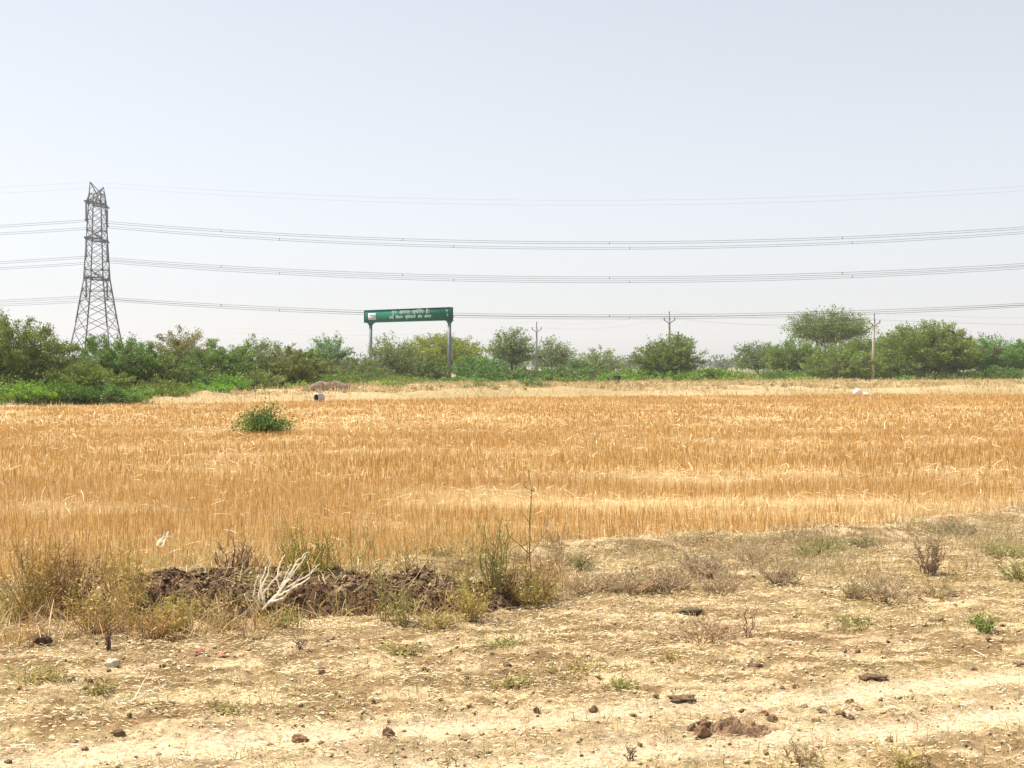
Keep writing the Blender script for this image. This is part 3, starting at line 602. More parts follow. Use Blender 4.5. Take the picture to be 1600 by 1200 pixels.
# ---------------------------------------------------------------- the green gantry sign
def gantry():
    R0 = np.array([(706 - CX) / F * 146, 146.0]); L0 = np.array([(571 - CX) / F * 154.5, 154.5]); d = R0 - L0; Ln = np.linalg.norm(d); ang = math.atan2(d[1], d[0])
    c = (R0 + L0) / 2; z0 = gz(*c); root = empty('gantry_sign', (c[0], c[1], z0), 'green overhead road sign with two lines of white lettering on two grey posts', 'road sign'); root.rotation_euler = (0, 0, ang)
    zt, zb = 8.62, 7.12; zt -= z0; zb -= z0; G = (.0, .125, .085); GD = (.0, .085, .062); th = .42
    m = MB(); m.box((0, 0, (zt + zb) / 2), (Ln, th, zt - zb), G); m.build('sign_box', M_PAINT, root)
    m = MB(); fy = -th / 2 - .02
    for z in (zt - .02, zb + .02): m.box((0, fy, z), (Ln + .04, .04, .07), GD)
    for x in (-Ln / 2 + .02, Ln / 2 - .02, -Ln / 2 + .62, Ln / 2 - .75): m.box((x, fy, (zt + zb) / 2), (.06, .036, zt - zb - .08), GD)
    m.build('panel_trim', M_PAINT, root)
    m = MB(); m.box((Ln / 2 + .016, 0, (zt + zb) / 2), (.03, th * .96, zt - zb - .04), (.02, .055, .075)); m.build('side_panel', M_PAINT, root)
    for x in (-Ln / 2 + .88, Ln / 2 - .36):
        m = MB(); m.tube([(x, 0, -.3), (x, 0, zb - .25)], .21, 8, (.17, .19, .21)); m.build('post', M_STEEL, root)
        m = MB(); m.tube([(x, 0, zb - .34), (x, 0, zb - .22), (x, 0, zb - .08), (x, 0, zb + .004)], [.23, .27, .40, .60], 4, (.006, .13, .095)); m.build('flared_bracket', M_PAINT, root)
        m = MB(); m.box((x, 0, .02), (.6, .6, .12), (.30, .27, .22)); m.build('footing', M_CONC, root)
    # small white plate with a red and a blue line of marks at the left end
    m = MB(); x0 = -Ln / 2 + 1.35; m.box((x0, fy - .005, (zt + zb) / 2 - .03), (1.3, .03, .82), (.56, .60, .62)); pl = m.build('plate', M_PAINT, root)
    def line_of(words, size, x, z, col, gap=.22):
        obs = [text(wd, size, 0, z, col, 'lettering', root, 1.0) for wd in words]; ws = [max(v.co.x for v in o.data.vertices) - min(v.co.x for v in o.data.vertices) for o in obs]
        cur = x - (sum(ws) + gap * (len(ws) - 1)) / 2
        for o, w_ in zip(obs, ws): o.location.x = cur + w_ / 2; cur += w_ + gap
    def text(body, size, x, z, col, name, parent, sx=1.0):
        cu = bpy.data.curves.new(name, 'FONT'); cu.body = body; cu.size = size; cu.align_x = 'CENTER'; cu.extrude = .004; cu.offset = .006
        to = bpy.data.objects.new(name, cu); COL.objects.link(to); dg = bpy.context.evaluated_depsgraph_get(); me = bpy.data.meshes.new_from_object(to.evaluated_get(dg))
        COL.objects.unlink(to); bpy.data.objects.remove(to)
        n = len(me.vertices); a = me.color_attributes.new('col', 'FLOAT_COLOR', 'POINT'); a.data.foreach_set('color', np.tile(np.array([*col, 1], np.float32), n))
        me.materials.clear(); me.materials.append(M_PAINT); me.name = name
        o = link(name, me, parent); o.rotation_euler = (math.radians(90), 0, 0); o.location = (x, fy - .03, z); o.scale = (sx, 1, 1); return o
    WT = (.45, .60, .54)
    line_of(['पुनः', 'आगमन', 'प्ाथॅनीय', 'है।'], .60, .72, (zt + zb) / 2 + .16, WT, .42)
    line_of(['आई', 'िवकास', 'प्ािधकरण', 'बोध', 'आगरा'], .46, .62, (zt + zb) / 2 - .36, WT, .34)
    m = MB(); zc = (zt + zb) / 2
    for k in range(4): m.box((x0 - .36 + .22 * k, fy - .028, zc + .13), (.15, .012, .13), (.55, .12, .12))
    for k in range(3): m.box((x0 - .30 + .3 * k, fy - .028, zc - .18), (.22, .012, .09), (.16, .38, .48))
    m.build('plate_marks', M_PAINT, pl)
    m = MB(); m.box((Ln / 2 - .52, fy - .004, zc + .28), (.16, .02, .4), (.10, .38, .28)); m.box((Ln / 2 - .46, fy - .004, zc - .2), (.10, .02, .3), (.10, .38, .28)); m.build('edge_marks', M_PAINT, root)
gantry()

# ---------------------------------------------------------------- small things beyond the field
def lump_mesh(name, loc, size, col, mat, seed=0, parent=None, res=14, rough=.25, flatb=True, col2=None):
    rng = np.random.default_rng(seed + 50); n, k = res, res * 2; V = []
    ph = np.linspace(0, math.pi, n); th = np.arange(k) * 2 * math.pi / k; PH, TH = np.meshgrid(ph, th, indexing='ij')
    x, y, z = np.sin(PH) * np.cos(TH), np.sin(PH) * np.sin(TH), np.cos(PH)
    r = 1 + rough * (fbm(x * 1.7 + seed, z * 1.7 + y * 1.3, seed) - .5) * 2 + rough * .5 * (fbm(x * 5 + y * 3, z * 5 + y * 2 + 3, seed + 3) - .5) * 2
    r = r * (1 + rough * .45 * (np.abs(fbm(x * 3.1 + seed * 2, z * 3.1 + y * 2.3, seed + 6, 3) - .5) * -4 + .5)); r = np.where((PH < .01) | (PH > 3.13), r[:, :1], r)
    V = np.stack([x * r * size[0], y * r * size[1], z * r * size[2]], -1)
    if flatb: V[..., 2] = np.maximum(V[..., 2], -size[2] * .35)
    i = np.arange(n - 1)[:, None]; j = np.arange(k)[None, :]
    q = np.stack([i * k + j, (i + 1) * k + j, (i + 1) * k + (j + 1) % k, i * k + (j + 1) % k], -1).reshape(-1, 4)
    c = np.array(col) * (1 + .3 * (fbm(x * 4 + seed, z * 4 + y * 3, seed + 9) - .5))[..., None]
    o = np_mesh(name, V.reshape(-1, 3), q, c.reshape(-1, 3), mat, False, parent); o.location = loc; o.rotation_euler = (0, 0, rng.uniform(0, 6.28) if parent is None else 0)
    return o
# white sack, slumped, and the smaller one beside it
def sack(px, py, wpx, hpx, label, seed):
    X, D, z = P(px, py); w_, h_ = wpx / F * D, hpx / F * D
    root = empty('sack', (X, D, z), label, 'sack', 'white sacks at the field edge')
    rng = np.random.default_rng(seed); n, k = 18, 28; u = np.linspace(0, 1, n); th = np.arange(k) * 2 * math.pi / k; U, TH = np.meshgrid(u, th, indexing='ij')
    prof = np.sin(np.clip(U, 0, 1) * math.pi) ** .55 * (1 - .35 * U); fold = 1 + .13 * np.sin(TH * 5 + U * 7 + seed) + .10 * (fbm(TH * 2, U * 6, seed) - .5) * 2
    x = (U - .5) * w_; y = np.cos(TH) * prof * w_ * .32 * fold; zz = (np.sin(TH) * .5 + .42) * prof * h_ * 1.08 * fold
    zz = np.maximum(zz, -.02); V = np.stack([x + .1 * zz, y, zz], -1).reshape(-1, 3)
    i = np.arange(n - 1)[:, None]; j = np.arange(k)[None, :]; q = np.stack([i * k + j, i * k + (j + 1) % k, (i + 1) * k + (j + 1) % k, (i + 1) * k + j], -1).reshape(-1, 4)
    np_mesh('bag', V, q, np.full((len(V), 3), .80) * [1, .99, .96], M_CLOTH, True, root)
    m = MB(); m.tube([(w_ * .42, 0, h_ * .10), (w_ * .5, .02, h_ * .22), (w_ * .58, -.03, h_ * .16)], [.03, .05, .11], 8, (.74, .73, .70)); m.build('tied_neck', M_CLOTH, root)
sack(1340, 617, 16, 12, 'slumped white sack lying at the far field edge left of the pole foot', 3); sack(1354, 618, 13, 6, 'flat small white sack touching the right side of the big white sack', 8)
# concrete pipe with a dark mouth
def pipe():
    X, D, z = P(494, 628); root = empty('concrete_pipe', (X, D, z), 'short grey concrete pipe standing on the bank with its round mouth dark', 'pipe'); root.rotation_euler = (0, 0, math.radians(-32)); root.scale = (.62, .62, .62)
    ro, ri, Lg = .34, .28, .75; k = 24; th = np.arange(k) * 2 * math.pi / k; rings = [(ro, Lg), (ro, 0), (ri, 0), (ri, Lg - .02)]
    V = np.array([[(r * math.cos(t), y, .36 + r * math.sin(t)) for t in th] for r, y in rings]).reshape(-1, 3)
    i = np.arange(3)[:, None]; j = np.arange(k)[None, :]; q = np.stack([i * k + j, i * k + (j + 1) % k, (i + 1) * k + (j + 1) % k, (i + 1) * k + j], -1).reshape(-1, 4)
    np_mesh('shell', V, q, np.full((len(V), 3), 1.) * [.48, .47, .44], M_CONC, False, root)
    m = MB(); m.tube([(0, .10, .36), (0, .14, .36)], .279, 16, (.02, .028, .032)); m.build('bore_shade_disc', M_CONC, root)  # near-black disc inside the bore, painted in place of the shade there
    m = MB(); m.box((0, .35, .70), (.42, .62, .10), (.78, .76, .72)); m.build('white_capping_slab', M_CONC, root)
    m = MB(); m.box((0, .38, .03), (.62, .7, .10), (.4, .36, .3)); m.build('base_block', M_CONC, root)
pipe()
def mud_wall():
    D = 79.; X = (512 - CX) / F * D; n = 60; L_ = 2.7; xs = np.linspace(-L_ / 2, L_ / 2, n); top = .62 + .18 * (fbm(xs * 2.2, xs * 0, 5) - .5) * 2 - .22 * (np.abs(xs) / (L_ / 2)) ** 3 - .22 * (xs < -1.05)
    V = []; Q = []
    for i, (x, t) in enumerate(zip(xs, top)):
        jj = .05 * (vn(x * 5, 0 * x + 3, 2) - .5)
        V += [(x, -.25 + jj, -.2), (x, -.20 + jj, t * .5), (x, -.14 + jj * 2, t), (x, .14, t + .03), (x, .25, -.2)]
        if i:
            a = (i - 1) * 5
            for k in range(4): Q.append([a + k, a + k + 5, a + k + 6, a + k + 1])
    c = np.array([.27, .19, .145]) * (1 + 1.1 * (fbm(np.array(V)[:, 0] * 5, np.array(V)[:, 2] * 7, 9) - .5))[:, None]
    Q.append([0, 1, 2, 3]); e = len(V) - 5; Q.append([e + 3, e + 2, e + 1, e])
    o = np_mesh('mud_wall', V, Q, c, M_SOIL); o.location = (X, D, gz(X, D) - .05); o.rotation_euler = (0, 0, .06)
    tag(o, 'low crumbling reddish mud wall behind the concrete pipe', 'wall')
mud_wall()
def dark_box():
    X, D, z = P(964, 607); D = 124; X = (964 - CX) / F * D; z = gz(X, D); root = empty('metal_box', (X, D, z), 'dark box almost hidden under green shrubs right of the left power pole', 'box'); root.rotation_euler = (0, 0, .2); root.scale = (.8, .8, .85)
    m = MB(); m.box((0, 0, .42), (.72, .6, .84), (.012, .022, .022)); m.build('cabinet', M_STEEL, root)
    m = MB(); m.box((0, 0, .875), (.82, .7, .07), (.02, .03, .03)); m.build('lid', M_STEEL, root)
    m = MB(); m.box((0, -.312, .42), (.60, .02, .68), (.018, .03, .03)); m.box((.24, -.335, .45), (.04, .03, .14), (.1, .1, .1)); m.build('door', M_STEEL, root)
dark_box()

# ---------------------------------------------------------------- near verge: heap, branches, weeds, clods
def weed(name, px, py, H, Wd, nst, col, label, cat='weed', twigs=5, leafn=0, leafc=(.4, .34, .12), leafs=.03, r=.0035, seed=0, upright=.5, group=None, bend=.15, col2=None, curl=0.):
    rng = np.random.default_rng(seed + 77); X, D, z = P(px, py); Wd, H, leafn = (Wd * 1.6, H * .75, int(leafn * .8)) if H < .1 else (Wd, H, leafn); root = empty(name, (X, D, z), label, cat, group); m = MB(); pts_all = []
    col = np.array(col, float); c2 = np.array(col2 if col2 is not None else col * 1.35)
    for i in range(nst):
        an = rng.uniform(0, 6.28); out = rng.uniform(.1, 1) ** .7 * Wd / 2; h = H * rng.uniform(.45, 1.0) * (1 - (1 - upright) * .7 * (out / (Wd / 2)) ** 2)
        b = np.array([math.cos(an), math.sin(an), 0]) * out * (.12 + .35 * rng.uniform()); e = np.array([math.cos(an) * out, math.sin(an) * out, h])
        t = np.linspace(0, 1, 7)[:, None]; mid = (b + e) / 2 + rng.normal(0, bend * h * .6, 3) * [1, 1, .3]
        p = (1 - t) ** 2 * b + 2 * t * (1 - t) * mid + t * t * e; p[1:] += rng.normal(0, .010 * (1 + curl), (6, 3)) * [1, 1, .4]; p[0, 2] = -.03
        cc = (col + (c2 - col) * rng.uniform()) * rng.uniform(.8, 1.2); m.tube(p, r * np.linspace(1.2, .45, 7) * rng.uniform(.7, 1.3), 3, cc); pts_all.append(p[2:])
        for j in range(rng.integers(max(1, twigs - 2), twigs + 2) if twigs else 0):
            k = rng.integers(1, 6); s0 = p[k]; a2 = rng.uniform(0, 6.28); l = H * rng.uniform(.12, .34)
            e2 = s0 + np.array([math.cos(a2) * l * .6, math.sin(a2) * l * .6, l * rng.uniform(.1, .9)]); m2 = (s0 + e2) / 2 + rng.normal(0, .015, 3)
            m.tube([s0, m2, e2], [r * .7, r * .55, r * .3], 3, cc * rng.uniform(.85, 1.15)); pts_all.append(np.array([m2, e2]))
            if rng.uniform() < .6:
                e3 = m2 + rng.normal(0, 1, 3) * l * .35 + [0, 0, l * .2]; m.tube([m2, e3], [r * .5, r * .25], 3, cc); pts_all.append(np.array([e3]))
    m.build('stems', M_BARK if max(col) < .3 else M_STRAW, root)
    if leafn:
        A = np.vstack(pts_all); n = leafn; pos = A[rng.integers(0, len(A), n)] + rng.normal(0, .012, (n, 3)); pos[:, 2] = np.maximum(pos[:, 2], .0)
        ax = rng.normal(size=(n, 3)) + [0, 0, .5]; ax /= np.linalg.norm(ax, axis=1)[:, None]; s = np.cross(ax, rng.normal(size=(n, 3))); s /= np.linalg.norm(s, axis=1)[:, None]
        l = leafs * rng.uniform(.5, 1.5, n)[:, None]; V = np.stack([pos, pos + ax * l * .5 + s * l * .16, pos + ax * l, pos + ax * l * .5 - s * l * .16], 1).reshape(-1, 3)
        lc = np.array(leafc) * rng.uniform(.7, 1.3, (n, 1)); np_mesh('leaves', V, np.arange(n * 4).reshape(-1, 4), np.repeat(lc, 4, axis=0), M_LEAF, False, root)
    return root
# the long heap of dark soil at the field edge
def heap():
    xc, dc, _ = P(480, 955); Lx, Ly = 1.75, .62; nx, ny = 360, 130
    u = np.linspace(-1, 1, nx); v = np.linspace(-1, 1, ny); U, V = np.meshgrid(u, v, indexing='ij')
    X = xc + U * Lx; Y = dc + .25 + U * .10 + V * Ly
    env = sst(1.0, .55, np.sqrt(U ** 2 * .9 + V ** 2) + .25 * (fbm(U * 4 + 3, V * 3, 101) - .5))
    env = np.clip(1 - sst(.55, 1.0, np.sqrt(U ** 4 * .95 + V ** 2) + .3 * (fbm(U * 5 + 3, V * 2, 101) - .5)), 0, 1)
    prof = .6 + .55 * fbm(X * 1.7, Y * 1.7, 103) + .25 * np.exp(-((U + .55) / .25) ** 2) + .12 * np.exp(-((U - .0) / .2) ** 2) - .28 * sst(.3, .8, U)
    rid = np.abs(fbm(X * 14, Y * 14, 107) - .5) * 2
    h = env * (.22 * prof) + env * (.10 * (fbm(X * 9, Y * 9, 105) - .5) + .055 * (fbm(X * 26, Y * 26, 106, 3) - .5) + .03 * rid)
    Z = g(X, Y) - .03 + h + (env > .02) * .012
    c = np.array([.125, .076, .043]) * (.65 + .7 * fbm(X * 20, Y * 20, 108))[..., None]; pale = np.array([.40, .29, .16]); k = sst(.62, .78, fbm(X * 6, Y * 6, 109))[..., None]; c = c + (pale - c) * k * .6
    i = np.arange(nx - 1)[:, None]; j = np.arange(ny - 1)[None, :]; q = np.stack([i * ny + j, (i + 1) * ny + j, (i + 1) * ny + j + 1, i * ny + j + 1], -1).reshape(-1, 4)
    kk = (env > .004).reshape(-1); keep = kk[q].any(1); q = q[keep]
    o = np_mesh('soil_heap', np.stack([X - xc, Y - dc, Z], -1).reshape(-1, 3), q, c.reshape(-1, 3), M_SOIL, False); o.location = (xc, dc, 0)
    tag(o, 'long low heap of dark crumbly soil at the near edge of the field', 'soil heap')
    n = 9000; U2 = R.uniform(-1, 1, n); V2 = R.uniform(-1, 1, n); a = ((U2 + 1) / 2 * (nx - 1)).astype(int); b = ((V2 + 1) / 2 * (ny - 1)).astype(int); kk = env[a, b] > .02; a, b = a[kk], b[kk]; n = len(a)
    sz = np.minimum(R.gamma(1.6, .0045, n) + .002, .04); base = np.array([[1, 0, 0], [0, 1, 0], [-1, 0, 0], [0, -1, 0], [0, 0, .8], [0, 0, -.6]], float); rt = R.uniform(0, 6.28, n); B = base[None] * R.uniform(.6, 1.4, (n, 6, 1)) * sz[:, None, None]; cr, sr = np.cos(rt)[:, None], np.sin(rt)[:, None]
    CV = np.stack([B[..., 0] * cr - B[..., 1] * sr + (X[a, b] - xc)[:, None], B[..., 0] * sr + B[..., 1] * cr + (Y[a, b] - dc)[:, None], B[..., 2] + (Z[a, b] + sz * .2)[:, None]], -1).reshape(-1, 3)
    tq = np.array([[0, 1, 4], [1, 2, 4], [2, 3, 4], [3, 0, 4], [1, 0, 5], [2, 1, 5], [3, 2, 5], [0, 3, 5]]); tq = (np.arange(n)[:, None, None] * 6 + tq[None]).reshape(-1, 3)
    np_mesh('crumbs', CV, tq, np.repeat(pal(n, [(.15, .088, .052), (.085, .052, .032), (.25, .165, .095), (.40, .29, .17)], [4, 3, 2, 1], .2), 6, axis=0), M_SOIL, False, o)
    # straw and roots lying on the heap
    n = 1100; U = R.uniform(-1, 1, n); V = R.uniform(-1, .6, n); X = xc + U * Lx; Y = dc + .25 + U * .1 + V * Ly
    iu = ((U + 1) / 2 * (nx - 1)).astype(int); iv = ((V + 1) / 2 * (ny - 1)).astype(int); z = Z[iu, iv]; n = len(X)
    V2, q2, c2 = flat_bits(X, Y, z + .01, R.uniform(.02, .13, n) * (1 + 1.5 * (R.uniform(0, 1, n) < .05)), .004, R.uniform(0, 6.28, n), pal(n, [(.62, .46, .22), (.45, .30, .13), (.36, .33, .12)]), .5)
    o = np_mesh('straw_on_heap', V2, q2, c2, M_STRAW); tag(o, 'loose straw and dry roots on the dark soil heap', 'straw', kind='stuff')
    return lambda x, y: float(Z[int(np.clip((((x - xc) / Lx) + 1) / 2 * (nx - 1), 0, nx - 1)), int(np.clip((((y - dc - .25 - (x - xc) / Lx * .1) / Ly) + 1) / 2 * (ny - 1), 0, ny - 1))])
hz = heap(); hzc = P(480, 955)[:2]
# bleached dead branch leaning over the heap: limbs follow the forks seen in the photo, each at its own depth
def dead_branch(name, bx, by, limbs, label, dd, r0=.011, col=(.93, .87, .72), seed=1):
    rng = np.random.default_rng(seed); X, D, z = P(bx, by); root = empty(name, (X, D, z), label, 'dead branch', 'bleached dead branches'); m = MB()
    for L_ in limbs:
        k = len(L_); dep = rng.uniform(-dd, dd); p = []
        for i, (x, y) in enumerate(L_): p.append(((x - bx) / F * D, dep * (math.hypot(x - bx, y - by) / 100), (by - y) / F * D + .01))
        p = np.array(p); t = np.linspace(0, 1, k); tt = np.linspace(0, 1, k * 4); q = np.stack([np.interp(tt, t, p[:, a]) for a in range(3)], 1); q[1:] += rng.normal(0, .003, (len(q) - 1, 3))
        s0 = math.hypot(L_[0][0] - bx, L_[0][1] - by) / 100; m.tube(q, np.linspace(r0 * (1 - .5 * min(s0, 1)), r0 * .28, len(q)), 5 if 0 else 6, np.array(col) * rng.uniform(.85, 1.1))
    m.build('limbs', M_STRAW, root, True)
dead_branch('dead_branch', 402, 960, [[(398, 962), (418, 940), (440, 915), (458, 893), (478, 865)], [(418, 940), (436, 925), (460, 912), (490, 893), (486, 868)], [(414, 944), (408, 915), (420, 892), (424, 866)],
   [(440, 915), (452, 890), (462, 872)], [(404, 955), (402, 930), (404, 905), (410, 888)], [(425, 934), (450, 924), (470, 900), (485, 880)], [(458, 893), (470, 872), (481, 868)], [(436, 925), (428, 905), (432, 880), (438, 868)], [(400, 960), (420, 950), (448, 940), (462, 925)], [(412, 948), (430, 930), (450, 905), (468, 884)], [(420, 938), (446, 918), (474, 902), (492, 886)], [(406, 950), (396, 928), (398, 908), (404, 896)], [(430, 926), (446, 900), (456, 880), (474, 866)], [(404, 956), (430, 944), (466, 930), (488, 915)], [(416, 944), (414, 922), (430, 900), (444, 886)], [(400, 958), (388, 940), (384, 922)]],
   'big bleached white dead branch with many forks leaning on the dark heap', .30, .0105)
dead_branch('dead_branch', 502, 916, [[(502, 916), (490, 900), (486, 880), (484, 865)], [(502, 916), (500, 895), (490, 875), (494, 862), (500, 872), (499, 893)], [(503, 916), (509, 900), (506, 880), (508, 868)], [(502, 916), (515, 908), (521, 903)], [(500, 914), (484, 908), (478, 900)]],
   'small white looped dead twig behind the big bleached branch', .15, .008, seed=5)
dead_branch('dead_branch', 590, 908, [[(590, 908), (605, 906), (622, 903), (640, 911), (655, 909)], [(605, 906), (606, 920), (615, 930), (627, 937)], [(622, 903), (617, 912), (612, 905)], [(618, 908), (621, 923), (628, 936)]], 'bleached dead twig lying right of the looped twig', .2, .007, seed=6)
dead_branch('dead_branch', 698, 928, [[(698, 928), (716, 920), (735, 908), (760, 896)], [(716, 920), (724, 926), (745, 918)], [(735, 908), (748, 910), (770, 905)]], 'pale dead stick beside the weed clump with the tallest stalk', .2, .008, seed=9)
dead_branch('dead_branch', 5, 950, [[(0, 944), (12, 958), (26, 972), (42, 980)], [(26, 972), (36, 965), (40, 955)], [(42, 980), (60, 978), (80, 985)]], 'white curved dead stick at the left edge before the weeds', .2, .007, seed=11)
dead_branch('dead_branch', 60, 980, [[(56, 978), (60, 962), (70, 950)], [(68, 985), (76, 972), (80, 962)], [(30, 984), (56, 990), (90, 988), (120, 986)], [(110, 986), (104, 992), (128, 990)]], 'pale curled dry stems lying in front of the left weeds', .2, .007, seed=12)
dead_branch('dead_branch', 470, 960, [[(440, 955), (452, 950), (470, 946)], [(472, 940), (480, 952), (486, 960)], [(448, 948), (458, 945), (466, 950)]], 'short white broken twigs below the big bleached branch', .2, .009, seed=13)
dead_branch('dead_branch', 210, 1105, [[(176, 1105), (195, 1105), (206, 1098), (222, 1090), (245, 1080), (258, 1072)], [(206, 1100), (214, 1082), (224, 1062)], [(222, 1090), (240, 1075), (256, 1076)]], 'thin bleached twig lying alone on the left verge', .3, .006, seed=14)
dead_branch('dead_branch', 1060, 876, [[(1026, 880), (1045, 878), (1070, 876)], [(1075, 874), (1110, 870), (1135, 868)]], 'straight white stick lying behind the brown weed patch', .2, .008, seed=15)

